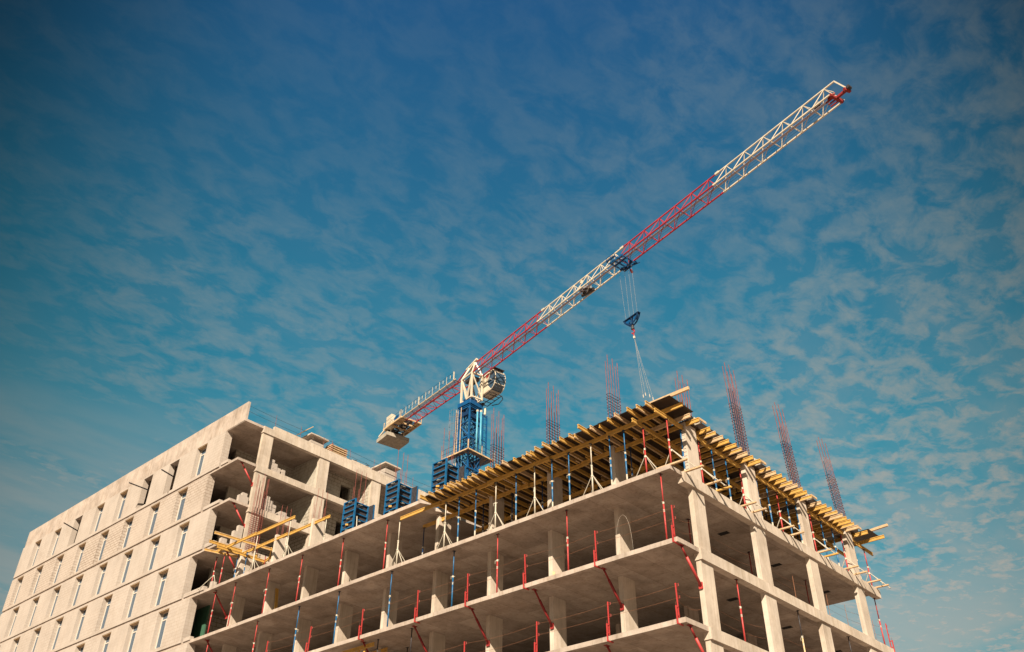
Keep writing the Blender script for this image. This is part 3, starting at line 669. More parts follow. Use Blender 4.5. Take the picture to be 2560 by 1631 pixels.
# ------------------------------------------------------------------ blue steel column forms
def make_form(label):
    t = thing('column_form', label, 'column form', (0, 0, 0), 'blue column forms'); hh = 3.0
    def panel(ax, a0, a1, fixed, out, hh=hh, z0=.0):
        # ax 'x' : panel runs along x at y=fixed ; out = outward direction sign
        P = (lambda a, o, z: (a, fixed+out*o, z)) if ax == 'x' else (lambda a, o, z: (fixed+out*o, a, z))
        fr = MB()
        for a in (a0+.03, a1-.03): fr.bar(P(a, .06, z0), P(a, .06, z0+hh), .06 if ax == 'x' else .12, .12 if ax == 'x' else .06, up=(0, 1, 0) if ax == 'x' else (0, 1, 0))
        for j in range(9):
            z = z0+.03+j*(hh-.06)/8
            fr.bar(P(a0+.05, .06, z), P(a1-.05, .06, z), .11, .055)
        po = fr.build('panel_frame', 'blue', t)
        MB().quadbox([P(a0, -.01, z0), P(a1, -.01, z0), P(a1, .012, z0), P(a0, .012, z0), P(a0, -.01, z0+hh), P(a1, -.01, z0+hh), P(a1, .012, z0+hh), P(a0, .012, z0+hh)]).build('panel_face', 'darksteel', po)
        b = MB()
        for z in (.25, 1.0, 1.75, 2.85):
            mid = (a0+a1)/2
            b.tube(P(mid-.2, .10, z0+z), P(mid+.15, .10, z0+z+.03), .022, 6).tube(P(mid-.02, .07, z0+z), P(mid-.02, .17, z0+z), .045, 8)
        b.build('tie_bolt', 'zinc', po)
        MB().quadbox([P((a0+a1)/2-.12, .115, z0+1.28), P((a0+a1)/2+.16, .115, z0+1.36), P((a0+a1)/2+.16, .13, z0+1.36), P((a0+a1)/2-.12, .13, z0+1.28), P((a0+a1)/2-.12, .115, z0+1.40), P((a0+a1)/2+.16, .115, z0+1.48), P((a0+a1)/2+.16, .13, z0+1.48), P((a0+a1)/2-.12, .13, z0+1.40)]).build('strap', 'yellow', po)
    panel('y', -.55, .62, -.16, -1); panel('x', -.16, 1.12, -.06, -1); panel('y', -.62, .55, 1.14, 1); panel('x', -.16, 1.12, .32, 1)
    return t
fm = make_form('leftmost blue steel column form with ribbed panels standing on the slab edge'); fm.location = (LX, 24.42, 3.3)
dup(fm, (LX, 20.35, 3.3), 'middle blue steel column form with ribbed panels and red bars above it')
dup(fm, (LX, 16.25, 3.3), 'rightmost blue steel column form, in front of the crane mast')
tag(MB().tube((1.35, 23.3, 3.3), (1.75, 24.0, 5.2), .03, 8).build('push_prop', 'white'), 'thin white brace leaning on the leftmost blue column form', 'brace')

# ------------------------------------------------------------------ half built deck beside the tall block
for i, (x, y0, y1) in enumerate(((.33, 28.7, 33.4), (.25, 32.9, 37.9), (1.78, 26.9, 32.0), (1.70, 31.4, 37.2))):
    hbeam((x, y0, 6.08), (x, y1, 6.08), 'formwork_ledger', f'bright yellow beam on props beside tall block, {["front row near piece", "front row far piece", "back row near piece", "back row far piece"][i]}', 'formwork beam', 'yellow beams beside the tall block')
k = 0
for (x0, y0, x1, y1, z, c) in ((-1.5, 35.3, 3.3, 34.9, 6.28, 'rawwood'), (-.7, 37.7, 2.2, 37.0, 5.95, 'rawwood'), (-.5, 36.4, 3.4, 36.3, 5.88, 'yellow'), (-.9, 36.9, 2.9, 36.7, 6.28, 'yellow'), (2.4, 34.2, 3.6, 36.2, 6.0, 'yellow'), (2.9, 34.2, 3.4, 36.6, 5.88, 'yellow')):
    hbeam((x0, y0, z), (x1, y1, z), 'formwork_joist', f'{"weathered" if c == "rawwood" else "yellow"} cross beam in small heap beside tall block, {od(k)} from left', 'formwork beam', 'cross beams beside the tall block', c, 'yellow'); k += 1
for i, (x, y, hh) in enumerate(((.33, 32.8, 2.66), (.33, 29.1, 2.66), (1.75, 31.5, 2.66), (1.75, 27.2, 2.66))):
    prop(x, y, 3.3, hh, 'white', f'white prop carrying bright yellow beams beside tall block, {["front far", "front near", "back far", "back near"][i]} one', 'white props beside the tall block', rz=i)
dup(tpl, (.33, 32.8, 3.3), 'white tripod on the newest slab under the far yellow beams')
dup(tpl, (.33, 29.1, 3.3), 'white tripod on the newest slab under the near yellow beams')
for i, (x, y, c) in enumerate(((.3, 37.6, 'red'), (.35, 36.66, 'red'), (1.0, 36.0, 'blue'), (1.2, 35.2, 'blue'), (2.3, 34.6, 'darkred'), (2.8, 34.3, 'blue'))):
    prop(x, y, 3.3 if y < YT else 3.3, 2.35, c, f'{ {"darkred": "dark red"}.get(c, c)} prop under small beam heap beside tall block, {od(i)} from left', 'props beside the tall block', rz=i)
dup(tpr, (.3, 37.5, 3.3), 'white tripod at the foot of the far left red prop beside the tall block', rz=math.pi)

# ------------------------------------------------------------------ things on the roof and in the bays of the tall block
for i, x in enumerate((2.68, 5.1, 7.4, 8.25, 10.2, 12.8, 13.5, 17.3, 19.6)):
    tag(MB().tube((x, 37.12, 16.6), (x-.03, 37.12, 17.95), .012, 5).build('railing_post', 'rust'), f'thin rusty rod on roof edge of tall block, {od(i)} from left', 'railing post', 'rods on the roof edge')
for j, z in enumerate((17.35, 17.82)):
    wire(sag((.1, 37.12, z-.1), (8.2, 37.12, z), .10) + sag((8.2, 37.12, z), (20.8, 37.12, z), .15), f'{["lower", "upper"][j]} guard wire along the roof edge of the tall block', 'roof guard wires', .011, 'darksteel')
def pile(x0, y0, z0, nx, ny, nz, label, m='block'):
    t = thing('block_stack', label, 'block stack', (x0, y0, z0), 'stacks of blocks'); b = MB()
    for a in range(nx):
        for bb in range(ny):
            for c in range(nz[a] if isinstance(nz, (list, tuple)) else nz):
                jx, jy = random.uniform(-.02, .02), random.uniform(-.02, .02)
                b.box(x0+a*.31+jx, x0+a*.31+.29+jx, y0+bb*.62+jy, y0+bb*.62+.6+jy, z0+.13+c*.25, z0+.13+c*.25+.235)
    b.build('blocks', m, t)
    p = MB()
    for a in range(3): p.box(x0, x0+nx*.31, y0+a*.5, y0+a*.5+.1, z0, z0+.1)
    p.build('pallet', 'rawwood', t)
pile(2.75, 37.35, 4*H, 4, 2, (3, 4, 3, 2), 'stack of pale blocks in the top left bay of the tall block')
pile(4.1, 37.35, 4*H, 1, 2, 2, 'small heap of blocks beside the bigger stack in the top bay')
pile(2.9, 37.35, 3*H, 4, 2, (4, 5, 4, 3), 'stepped stack of blocks in the second bay row from the roof')
pile(4.6, 37.35, 3*H, 5, 2, (2, 2, 1, 1, 1), 'low row of blocks to the right of the stepped stack')
t = thing('timber_stack', 'stack of pinkish timber boards on the roof edge beside the vent', 'timber stack', (8.5, 37.6, 16.88))
for j in range(5):
    MB().box(8.35, 10.0, 37.3, 38.3, 16.9+j*.19, 16.98+j*.19).build('board_layer', 'rawwood', t)
    MB().box(8.4, 8.5, 37.32, 38.2, 16.98+j*.19, 17.09+j*.19).box(9.8, 9.9, 37.32, 38.2, 16.98+j*.19, 17.09+j*.19).build('spacer', 'rust', t)
t = thing('roof_sheet_heap', 'loose boards propped up over the roof vent of the tall block', 'boards', (6.8, 38.6, 18.3))
MB().quadbox([(6.0, 37.9, 18.25), (6.7, 37.9, 18.9), (6.7, 39.2, 18.9), (6.0, 39.2, 18.25), (5.96, 37.9, 18.29), (6.66, 37.9, 18.95), (6.66, 39.2, 18.95), (5.96, 39.2, 18.29)]).build('leaning_board', 'rawwood', t)
MB().box(7.0, 7.3, 38.0, 39.2, 18.25, 18.40).box(7.6, 7.9, 38.0, 39.1, 18.25, 18.36).build('flat_board', 'rawwood', t)
t = thing('wire_coil_heap', 'tangled dark wire and scraps lying on the roof edge', 'scrap heap', (11.3, 37.3, 16.9), 'scrap heaps on the roof edge')
m = MB()
for j in range(26):
    a = Vector((random.uniform(10.6, 12.4), 37.15+random.uniform(-.05, .4), 16.9+random.uniform(0, .35))); m.chain([a, a+Vector((random.uniform(-.2, .2), .1, random.uniform(-.1, .25))), a+Vector((random.uniform(-.3, .3), 0, random.uniform(-.1, .1)))], .018, 4)
m.build('wire_tangle', 'darksteel', t); MB().box(10.5, 12.5, 37.2, 37.6, 16.88, 17.1).build('rubble', 'concrete_pale', t)
t2 = dup(t, (18.3, 37.3, 16.9), 'second tangled heap on the roof edge, far right near the blue forms')
for i, (y, z, ya, e) in enumerate(((46.9, 14.85, 45.8, -1.55), (51.0, 15.0, 50.9, -1.7), (63.9, 15.0, 63.0, -1.5))):
    tag(MB().tube((.35, y+.2, z+.05), (e, ya, z+(-.05 if i else -.35)), .055, 8).build('drain_pipe', 'darksteel'), f'grey pipe sticking out of empty window under parapet, {od(i)} from right', 'pipe', 'pipes out of the window openings')

# ------------------------------------------------------------------ tower crane
OX, OY = 32.75, 46.1
J = Vector((-.1976, -.9803, 0)).normalized(); NN = Vector((-J.y, J.x, 0)); Zc = Vector((0, 0, 1))
JZ = 39.5
def C(a, l, z): return Vector((OX, OY, 0)) + J*a + NN*l + Zc*z
crane = thing('tower_crane', 'red and cream flat-top tower crane on a blue lattice mast behind the open frame', 'tower crane', (OX, OY, GZ))
HW = .70; TH = 1.85; PITC = 2.15
def truss(a0, npan, name, m, top0=True, hw=HW, th=TH, pit=PITC, zf=lambda a: JZ, bot_ext=(0, 0)):
    t = MB()
    aL = [a0+.0+pit*i for i in range(npan+1)]           # bottom nodes
    for s in (-1, 1): t.bar(C(a0-bot_ext[0], s*hw, zf(a0)), C(aL[-1]+bot_ext[1], s*hw, zf(aL[-1])), .12, .12)
    tops = [a+pit/2 for a in aL[:-1]]
    t.bar(C(tops[0]-pit/2 if top0 else tops[0], 0, zf(a0)+th), C(aL[-1], 0, zf(aL[-1])+th), .11, .11)
    for i, a in enumerate(tops):
        for s in (-1, 1):
            t.tube(C(a, 0, zf(a)+th), C(aL[i], s*hw, zf(aL[i])), .042, 6); t.tube(C(a, 0, zf(a)+th), C(aL[i+1], s*hw, zf(aL[i+1])), .034, 6)
        t.tube(C(aL[i], -hw, zf(a)), C(aL[i], hw, zf(a)), .034, 6); t.tube(C(aL[i], hw, zf(a)), C(aL[i+1], -hw, zf(a)), .028, 6)
    return t.build(name, m, crane)
truss(1.1, 6, 'jib_section', 'cranered'); truss(14.03, 6, 'jib_section', 'cranewhite'); truss(26.96, 6, 'jib_section', 'cranered'); js = truss(39.89, 6, 'jib_section', 'cranewhite', bot_ext=(0, -.4))
for a, m in ((14.0, 'cranewhite'), (26.93, 'cranewhite'), (39.86, 'cranewhite')):
    MB().box(-.12, .12, -.09, .09, 0, .14).build  # joint blocks
    b = MB(); c0 = C(a, 0, JZ+TH); b.bar(c0-J*.22, c0+J*.22, .2, .22)
    for s in (-1, 1): c1 = C(a, s*HW, JZ); b.bar(c1-J*.15, c1+J*.15, .17, .17)
    b.build('joint', m, crane)
wk = MB(); wk.bar(C(1.3, -.26, JZ+.03), C(52, -.26, JZ+.03), .26, .02); wk.build('jib_walkway', 'mesh', crane)
MB().chain([C(1.5, .05, JZ+1.0), C(52, .05, JZ+1.0)], .012, 4).chain([C(1.5, .2, JZ+.25), C(52.4, .2, JZ+.25)], .012, 4).chain([C(1.5, .35, JZ+.12), C(52.4, .35, JZ+.12)], .012, 4).build('jib_rope', 'darksteel', crane)
# jib nose
MB().bar(C(52.75, 0, JZ+TH), C(53.6, 0, JZ+.15), .11).build('nose_strut', 'cranewhite', crane)
nb = MB(); nb.bar(C(52.4, -.7, JZ), C(52.6, .7, JZ-.03), .22, .26).bar(C(52.5, 0, JZ), C(53.7, 0, JZ+.05), .2, .2).bar(C(53.45, -.25, JZ), C(53.6, .35, JZ+.1), .22, .3).bar(C(52.0, -.35, JZ+.1), C(52.5, -.35, JZ), .16, .2)
for l in (-.25, .05, .35): nb.bar(C(51.7, l, JZ-.02), C(52.5, l, JZ-.02), .08, .1)
nb.bar(C(52.1, -.62, JZ+.1), C(52.6, -.2, JZ+.35), .16, .12); nb.build('jib_nose', 'darkred', crane)
MB().tube(C(53.75, -.18, JZ+.12), C(53.75, .18, JZ+.12), .17, 12).build('nose_sheave', 'darksteel', crane)
MB().bar(C(50.6, .0, JZ+.6), C(50.9, .2, JZ+1.1), .35, .3).build('rope_anchor', 'darksteel', crane)
# trolley winch inside the jib
w = MB(); w.tube(C(20.8, -.4, JZ+.22), C(20.8, .45, JZ+.22), .22, 12).bar(C(21.2, -.4, JZ+.15), C(21.8, .3, JZ+.15), .3, .3).bar(C(20.2, .3, JZ+.1), C(21.9, .5, JZ+.05), .25, .3)
w.build('trolley_winch', 'darksteel', crane); MB().bar(C(20.6, -.1, JZ+1.25), C(20.6, .1, JZ+1.8), .22, .22).bar(C(20.4, -.1, JZ+.55), C(20.4, -.1, JZ+1.0), .16, .16).build('work_lamp', 'cranewhite', crane)
# trolley
TA = 26.9
tr = MB()
for l in (-.95, .95): tr.bar(C(TA-.85, l, JZ-.12), C(TA+.95, l, JZ-.12), .09, .22)
for a in (-.75, -.2, .35, .85): tr.bar(C(TA+a, -.95, JZ-.18), C(TA+a, .95, JZ-.18), .09, .14)
for l in (-.4, .4): tr.bar(C(TA-.8, l, JZ-.22), C(TA+.9, l, JZ-.22), .07, .18)
for a in (-.7, .8):
    for l in (-.82, .82): tr.tube(C(TA+a, l-.06, JZ+.02), C(TA+a, l+.06, JZ+.02), .12, 10)
for a in (-.9, -.3, .3): tr.bar(C(TA+a, -1.4, JZ-.1), C(TA+a, -.95, JZ-.1), .05, .05).bar(C(TA+a, -1.4, JZ-.1), C(TA+a, -1.4, JZ+.35), .05, .05)
tr.bar(C(TA-.9, -1.4, JZ+.3), C(TA+.3, -1.4, JZ+.3), .05, .05).bar(C(TA-.9, -1.4, JZ-.1), C(TA+.3, -1.4, JZ-.1), .2, .08)
tr.bar(C(TA-.6, .5, JZ-.35), C(TA+1.2, 1.15, JZ-.2), .08, .1)
trolley = tr.build('trolley', 'craneblue', crane)
s_ = MB()
for a, l in ((-.6, .3), (-.25, .6), (.1, .7), (.75, .3)): s_.tube(C(TA+a, l-.05, JZ-.35), C(TA+a, l+.05, JZ-.35), .2, 12)
s_.build('sheave', 'navy', trolley); MB().tube(C(TA+.05, .95, JZ-.55), C(TA+.2, .95, JZ-.95), .13, 8).build('rope_weight', 'cranered', trolley)
# hoist ropes and hook block
hz = 32.1; HA = 27.45
tops_ = ((-1.0, .35), (-.45, .55), (0.0, .65), (.75, .35)); bots = ((-.78, 0), (-.28, 0), (.28, 0), (.78, 0))
rp_ = MB()
for (a, l), (b, l2) in zip(tops_, bots): rp_.tube(C(TA+a, l, JZ-.4), C(HA+b, l2, hz+.22+b*.0), .008, 5)
rp_.build('hoist_rope', 'rope', crane)
def slab_poly(pts, l0, l1, mb):
    o = len(mb.v); n = len(pts)
    for l in (l0, l1):
        for a, z in pts: mb.v.append(tuple(C(a, l, z)))
    for i in range(n): mb.f.append((o+i, o+(i+1) % n, o+n+(i+1) % n, o+n+i))
    mb.f.append(tuple(o+i for i in reversed(range(n)))); mb.f.append(tuple(o+n+i for i in range(n)))
hb = MB(); outl = [(HA-1.0, hz+.25), (HA-.9, hz-.05), (HA-.5, hz-.5), (HA, hz-.68), (HA+.5, hz-.5), (HA+.9, hz-.05), (HA+1.0, hz+.25), (HA+.8, hz+.25), (HA+.72, hz-.02), (HA+.4, hz-.35), (HA, hz-.5), (HA-.4, hz-.35), (HA-.72, hz-.02), (HA-.8, hz+.25)]
for l in (-.16, .12): slab_poly(outl, l, l+.04, hb)
hb.bar(C(HA-1.05, -.02, hz+.27), C(HA+1.05, -.02, hz+.27), .34, .06).bar(C(HA, 0, hz+.2), C(HA, 0, hz-.6), .1, .22)
hook = hb.build('hook_block', 'navy', crane)
sv = MB()
for a in (-.5, .5): sv.tube(C(HA+a, -.07, hz), C(HA+a, .07, hz), .27, 16)
sv.build('sheave', 'craneblue', hook)
MB().tube(C(HA, 0, hz-.6), C(HA, 0, hz-.95), .12, 8).tube(C(HA, 0, hz-.92), C(HA, 0, hz-1.12), .17, 8).build('hook_swivel', 'darksteel', hook)
hk = MB(); hk.chain([C(HA, 0, hz-1.12)]+[C(HA+.17*math.sin(q), 0, hz-1.42+.19*math.cos(q)) for q in [x*.5 for x in range(0, 10)]], .06, 8)
hk.build('hook', 'cranered', hook)
# slings hanging from the hook
sl = thing('lifting_sling', 'four-leg pale lifting sling hanging from the crane hook over the deck', 'lifting sling', tuple(C(HA, 0, hz-1.6)))
MB().chain([C(HA+.05, 0, hz-1.62), C(HA+.08, 0, hz-1.95)], .05, 6).build('master_link', 'red', sl)
MB().bar(C(HA+.08, 0, hz-1.95), C(HA+.1, 0, hz-2.2), .15, .13).build('sling_tag', 'cranewhite', sl)
for i, (da, dl, ez) in enumerate(((.32, .1, 23.65), (.85, -.15, 23.5), (.95, .25, 23.42), (1.55, .0, 22.75))):
    st = C(HA+.1, 0, hz-2.2); en = C(HA+da+.12, dl, ez); md = st.lerp(en, .55)-Zc*.15
    lg = MB().chain([st, md, en], .011, 5).build('sling_leg', 'rope', sl)
    MB().tube(en, en-Zc*.32+J*.03, .04, 6).build('end_hook', 'sling', lg)
# mast: 3 m sections of blue lattice, top section first
def mast_section(z0, z1, m='craneblue', hw=.66, ch=.17):
    t = MB(); cs = [(-hw, -hw), (hw, -hw), (hw, hw), (-hw, hw)]
    for (x, y) in cs: t.bar((OX+x, OY+y, z0), (OX+x, OY+y, z1), ch, ch, up=(1, 0, 0))
    n = max(1, round((z1-z0)/1.5)); dz = (z1-z0)/n
    for i in range(n):
        za = z0+i*dz; zb = za+dz
        for j in range(4):
            a, b = cs[j], cs[(j+1) % 4]
            t.tube((OX+a[0], OY+a[1], za), (OX+b[0], OY+b[1], za), .04, 6)
            if (i+j) % 2: a, b = b, a
            t.tube((OX+a[0], OY+a[1], za), (OX+b[0], OY+b[1], zb), .05, 6)
        t.tube((OX-hw, OY-hw, za), (OX+hw, OY+hw, za), .03, 5)
    return t.build('mast_section', m, crane)
z = GZ
while z < 35.0:
    mast_section(z, min(z+3.0, 35.4)); z += 3.0
# climbing frame around the mast
cf = MB()
P = lambda x, y, z: (OX+x, OY+y, z)
for (x, y) in ((-.82, -.82), (.9, -.82), (-.82, .9), (.9, .9)): cf.bar(P(x, y, 27.2), P(x, y, 35.2), .16, .16, up=(1, 0, 0))
for z in (27.3, 29.2, 31.2, 33.2, 35.1):
    for a, b in (((-.82, -.82), (.9, -.82)), ((-.82, -.82), (-.82, .9)), ((.9, -.82), (.9, .9))): cf.bar(P(*a, z), P(*b, z), .1, .14)
for i, z in enumerate((27.3, 29.2, 31.2, 33.2)):
    a, b = ((-.82, -.82), (-.82, .9)) if 1 else 0
    if i % 2: a, b = b, a
    cf.tube(P(*a, z), P(*b, z+1.95), .055, 6)
    a, b = (-.82, -.82), (.9, -.82)
    if i % 2 == 0: a, b = b, a
    cf.tube(P(*a, z), P(*b, z+1.95), .055, 6)
cf.build('climbing_frame', 'craneblue', crane)
sf = MB()
for x in (1.45, 2.05): sf.bar(P(x, -.75, 29.1), P(x, -.75, 35.0), .10 if x < 2 else .16, .10, up=(1, 0, 0))
for i in range(13):
    z = 29.4+i*.44; sf.tube(P(1.45, -.75, z), P(2.05, -.75, z+(.3 if i % 2 else 0)), .022, 5)
sf.bar(P(-.75, 1.45, 29.1), P(-.75, 1.45, 35.0), .15, .15, up=(1, 0, 0))
for z in (29.3, 31.5, 34.8): sf.bar(P(-.8, .9, z), P(-.75, 1.45, z), .08, .08).bar(P(.9, -.8, z), P(2.05, -.75, z), .08, .08)
sf.build('side_frame', 'craneblue', crane)
MB().tube(P(.25, -1.0, 29.2), P(.25, -1.0, 34.7), .10, 10).tube(P(.85, -1.0, 29.2), P(.85, -1.0, 34.9), .10, 10).build('hydraulic_tube', 'cyan', crane, True)
MB().box(OX+.17, OX+.33, OY-1.1, OY-.9, 34.7, 34.95).box(OX+.77, OX+.93, OY-1.1, OY-.9, 34.9, 35.15).box(OX-.95, OX-.8, OY+.1, OY+.4, 35.6, 35.9).tube(P(1.7, -.75, 35.0), P(1.75, -.75, 35.9), .14, 8).build('cylinder_head', 'cranewhite', crane)
il = MB()
for i in range(9):
    z = 27.2+i*.9
    for j in range(4):
        cs = [(-.42, -.42), (.42, -.42), (.42, .42), (-.42, .42)]; a, b = cs[j], cs[(j+1) % 4]
        if (i+j) % 2: a, b = b, a
        il.tube(P(a[0], a[1], z), P(b[0], b[1], z+.9), .045, 5).tube(P(a[0], a[1], z), P(b[0], b[1], z), .035, 5)
for (x, y) in ((-.42, -.42), (.42, -.42), (.42, .42), (-.42, .42)): il.bar(P(x, y, 27), P(x, y, 35.2), .1, .1, up=(1, 0, 0))
il.bar(P(-.7, -.7, 33.9), P(.8, -.7, 33.9), .5, .4).bar(P(-.75, -.6, 34.3), P(-.75, .8, 34.3), .3, .5).build('climbing_gear', 'navy', crane)
# ladder and safety hoops
ld = MB()
for y in (1.0, 1.3): ld.tube(P(-.92, y, 27.0), P(-.92, y, 35.3), .03, 5)
for i in range(26): ld.tube(P(-.92, 1.0, 27.2+i*.31), P(-.92, 1.3, 27.2+i*.31), .015, 5)
ld.tube(P(-.95, .45, 29.0), P(-.95, .45, 36.0), .035, 6)
ld.build('ladder', 'tan', crane)
hp = MB()
for z in (31.5, 32.4, 33.3, 34.2, 35.1): hp.chain([P(-.95, .95, z)]+[P(-.95-.55*math.sin(q), 1.55-.65*math.cos(q), z) for q in [x*math.pi/6 for x in range(7)]], .016, 5)
for q in (1.0, 1.6, 2.2, 2.8): hp.chain([P(-.95-.55*math.sin(q), 1.55-.65*math.cos(q), 31.5), P(-.95-.55*math.sin(q), 1.55-.65*math.cos(q), 35.3)], .014, 4)
hp.build('ladder_hoop', 'grate', crane)
# working platform
pf = MB(); z = 29.0
pf.box(OX-1.6, OX+2.5, OY-1.6, OY-.95, z, z+.05).box(OX-1.6, OX-.95, OY-.95, OY+2.6, z, z+.05).box(OX+1.0, OX+2.5, OY-.95, OY+2.6, z, z+.05)
pf.build('work_platform', 'grate', crane)
pe = MB()
pe.bar(P(-1.62, -1.62, z+.03), P(2.5, -1.62, z+.03), .05, .14).bar(P(-1.62, -1.62, z+.03), P(-1.62, 2.6, z+.03), .05, .14)
for i in range(6): pe.bar(P(-1.6+i*.8, -1.6, z-.03), P(-1.6+i*.8, -.9, z-.03), .05, .06).bar(P(-1.6, -1.6+i*.8, z-.03), P(-.9, -1.6+i*.8, z-.03), .05, .06)
for (x, y, w) in ((-1.62, -1.62, .10), (.55, -1.62, .06), (2.5, -1.62, .06), (-1.62, .6, .07), (-1.62, 2.6, .07)): pe.bar(P(x, y, z), P(x, y, z+1.15), w, w, up=(1, 0, 0))
pe.build('platform_post', 'tan', crane)
rl = MB()
for h in (.55, 1.1): rl.tube(P(-1.62, -1.62, z+h), P(2.5, -1.62, z+h), .02, 5).tube(P(-1.62, -1.62, z+h), P(-1.62, 2.6, z+h), .02, 5)
rl.build('platform_rail', 'navy', crane)
kb = MB()
for (x, y) in ((-1.3, -1.3), (-1.4, .6), (.8, -1.4), (1.8, -1.3)): kb.tube(P(x, y, z), P(max(-.8, min(.8, x*.4)), max(-.8, min(.8, y*.4)), z-1.7), .045, 6)
kb.build('knee_brace', 'craneblue', crane)
# slewing part: dark ring, cream tower head
MB().box(OX-.95, OX+1.0, OY-.95, OY+1.0, 35.2, 35.5).build('turntable', 'craneblue', crane)
MB().tube((OX, OY, 35.5), (OX, OY, 36.35), .85, 20).build('slew_ring', 'navy', crane)
MB().bar(P(-1.0, -1.0, 35.62), P(-1.0, 1.0, 35.62), .14, .5).bar(P(-1.0, -1.0, 35.62), P(1.05, -1.0, 35.62), .14, .5).build('ring_beam', 'craneblue', crane)
th_ = MB()
for a in (-.85, 1.3):
    for l in (-.72, .72):
        th_.bar(C(a, l, 36.1), C(a, l, 39.55), .19, .19, up=(1, 0, 0))
for l in (-.72, .72):
    th_.bar(C(-.85, l, 39.4), C(.25, l, 36.3), .15, .15); th_.bar(C(1.3, l, 39.4), C(.25, l, 36.3), .15, .15); th_.bar(C(-.85, l, 39.5), C(1.3, l, 39.5), .17, .17); th_.bar(C(-.85, l, 36.25), C(1.3, l, 36.25), .16, .16)
for a in (-.85, 1.3): th_.bar(C(a, -.72, 39.5), C(a, .72, 39.5), .15, .15).bar(C(a, -.72, 36.25), C(a, .72, 36.25), .15, .15).bar(C(a, -.72, 39.4), C(a, .72, 36.4), .12, .12)
# upper frame between jib and counter jib
for a0, a1 in ((-.85, -.1), (1.3, .75)):
    for l in (-.72, .72): th_.bar(C(a0, l, 39.5), C(a1, 0, 41.45), .16, .16)
for l in (-.6, 0, .6): th_.bar(C(-.9+.2, l*.5, 41.0), C(1.0, l*.15, 41.65), .14, .16)
th_.bar(C(-.95, 0, 41.2), C(1.15, 0, 41.72), .28, .22).bar(C(-.85, -.7, 39.5), C(.75, -.1, 41.4), .13, .13).bar(C(-.85, .7, 39.5), C(.75, .1, 41.4), .13, .13)
th_.build('tower_head', 'cranewhite', crane)
MB().bar(C(-.5, 0, 39.1), C(1.0, 0, 39.1), 1.1, .4).tube(C(-.6, .1, 37.2), C(-.6, .1, 38.0), .2, 10).tube(C(.0, .0, 36.4), C(.0, .0, 39.3), .16, 8).build('hoist_gear', 'darksteel', crane)
# cab
cb_ = MB(); prof_ = [(.75, 39.45), (.75, 37.1), (1.2, 36.95), (2.7, 36.95), (3.1, 37.3), (3.3, 38.0), (3.35, 38.8), (3.1, 39.55), (2.9, 39.65)]
slab_poly([(.75, 39.45), (.75, 37.1), (2.55, 37.05), (2.1, 37.9), (2.0, 38.5), (2.5, 39.2), (3.0, 39.6)], .92, 1.0, cb_)
slab_poly([(.75, 39.45), (.75, 37.1), (2.55, 37.05), (2.1, 37.9), (2.0, 38.5), (2.5, 39.2), (3.0, 39.6)], 2.35, 2.43, cb_)
cb_.quadbox([C(.75, .92, 37.05), C(2.75, .92, 37.0), C(2.75, 2.43, 37.0), C(.75, 2.43, 37.05), C(.75, .92, 37.15), C(2.75, .92, 37.12), C(2.75, 2.43, 37.12), C(.75, 2.43, 37.15)])
cb_.quadbox([C(.75, .92, 39.42), C(3.1, .92, 39.6), C(3.1, 2.43, 39.6), C(.75, 2.43, 39.42), C(.75, .92, 39.52), C(3.1, .92, 39.7), C(3.1, 2.43, 39.7), C(.75, 2.43, 39.52)])
cb_.quadbox([C(.72, .92, 37.05), C(.80, .92, 37.05), C(.80, 2.43, 37.05), C(.72, 2.43, 37.05), C(.72, .92, 39.5), C(.80, .92, 39.5), C(.80, 2.43, 39.5), C(.72, 2.43, 39.5)])
cab = cb_.build('cab', 'cranewhite', crane)
arc = [(2.75+.95*math.sin(q)*1.0, 38.35-1.33*math.cos(q)) for q in [x*math.pi/10 for x in range(11)]]
gl = MB(); slab_poly([(2.0, 38.4), (2.55, 37.1)] + arc + [(2.5, 39.3)], 1.0, 2.35, gl); gl.build('cab_glazing', 'glass', cab)
fr = MB()
for l in (.97, 2.38): fr.chain([C(a, l, z) for a, z in arc], .055, 6)
fr.chain([C(2.75, .97, 37.02), C(2.15, .97, 37.8), C(2.05, .97, 38.5), C(2.75, .97, 39.6)], .05, 6)
for a, z in (arc[3], arc[7]): fr.bar(C(a+.02, .97, z), C(a+.02, 2.38, z), .07, .07)
fr.build('cab_frame', 'cranewhite', cab)
MB().quadbox([C(1.85, .885, 38.95), C(2.3, .885, 39.0), C(2.3, .918, 39.0), C(1.85, .918, 38.95), C(1.85, .885, 39.4), C(2.35, .885, 39.42), C(2.35, .918, 39.42), C(1.85, .918, 39.4)]).build('red_panel', 'red', cab)
MB().quadbox([C(2.7, .9, 39.7), C(3.5, .9, 39.72), C(3.5, 2.4, 39.72), C(2.7, 2.4, 39.7), C(2.7, .9, 39.76), C(3.5, .9, 39.78), C(3.5, 2.4, 39.78), C(2.7, 2.4, 39.76)]).build('sun_visor', 'darksteel', cab)
cr = MB()
for l in (.95, 1.9, 2.6): cr.bar(C(-.2, l, 36.75), C(2.7, l, 36.75), .07, .07)
for a in (-.2, .6, 1.4, 2.2, 2.7): cr.bar(C(a, .8, 36.72), C(a, 2.6, 36.72), .06, .06)
cr.chain([C(2.7, 2.6, 36.72), C(2.9, 2.6, 36.2), C(2.1, 2.6, 35.95), C(1.0, 2.4, 36.2)], .05, 6).bar(C(-.3, .9, 36.3), C(.6, 1.6, 36.3), .3, .25)
cr.build('cab_walkway', 'darksteel', crane)
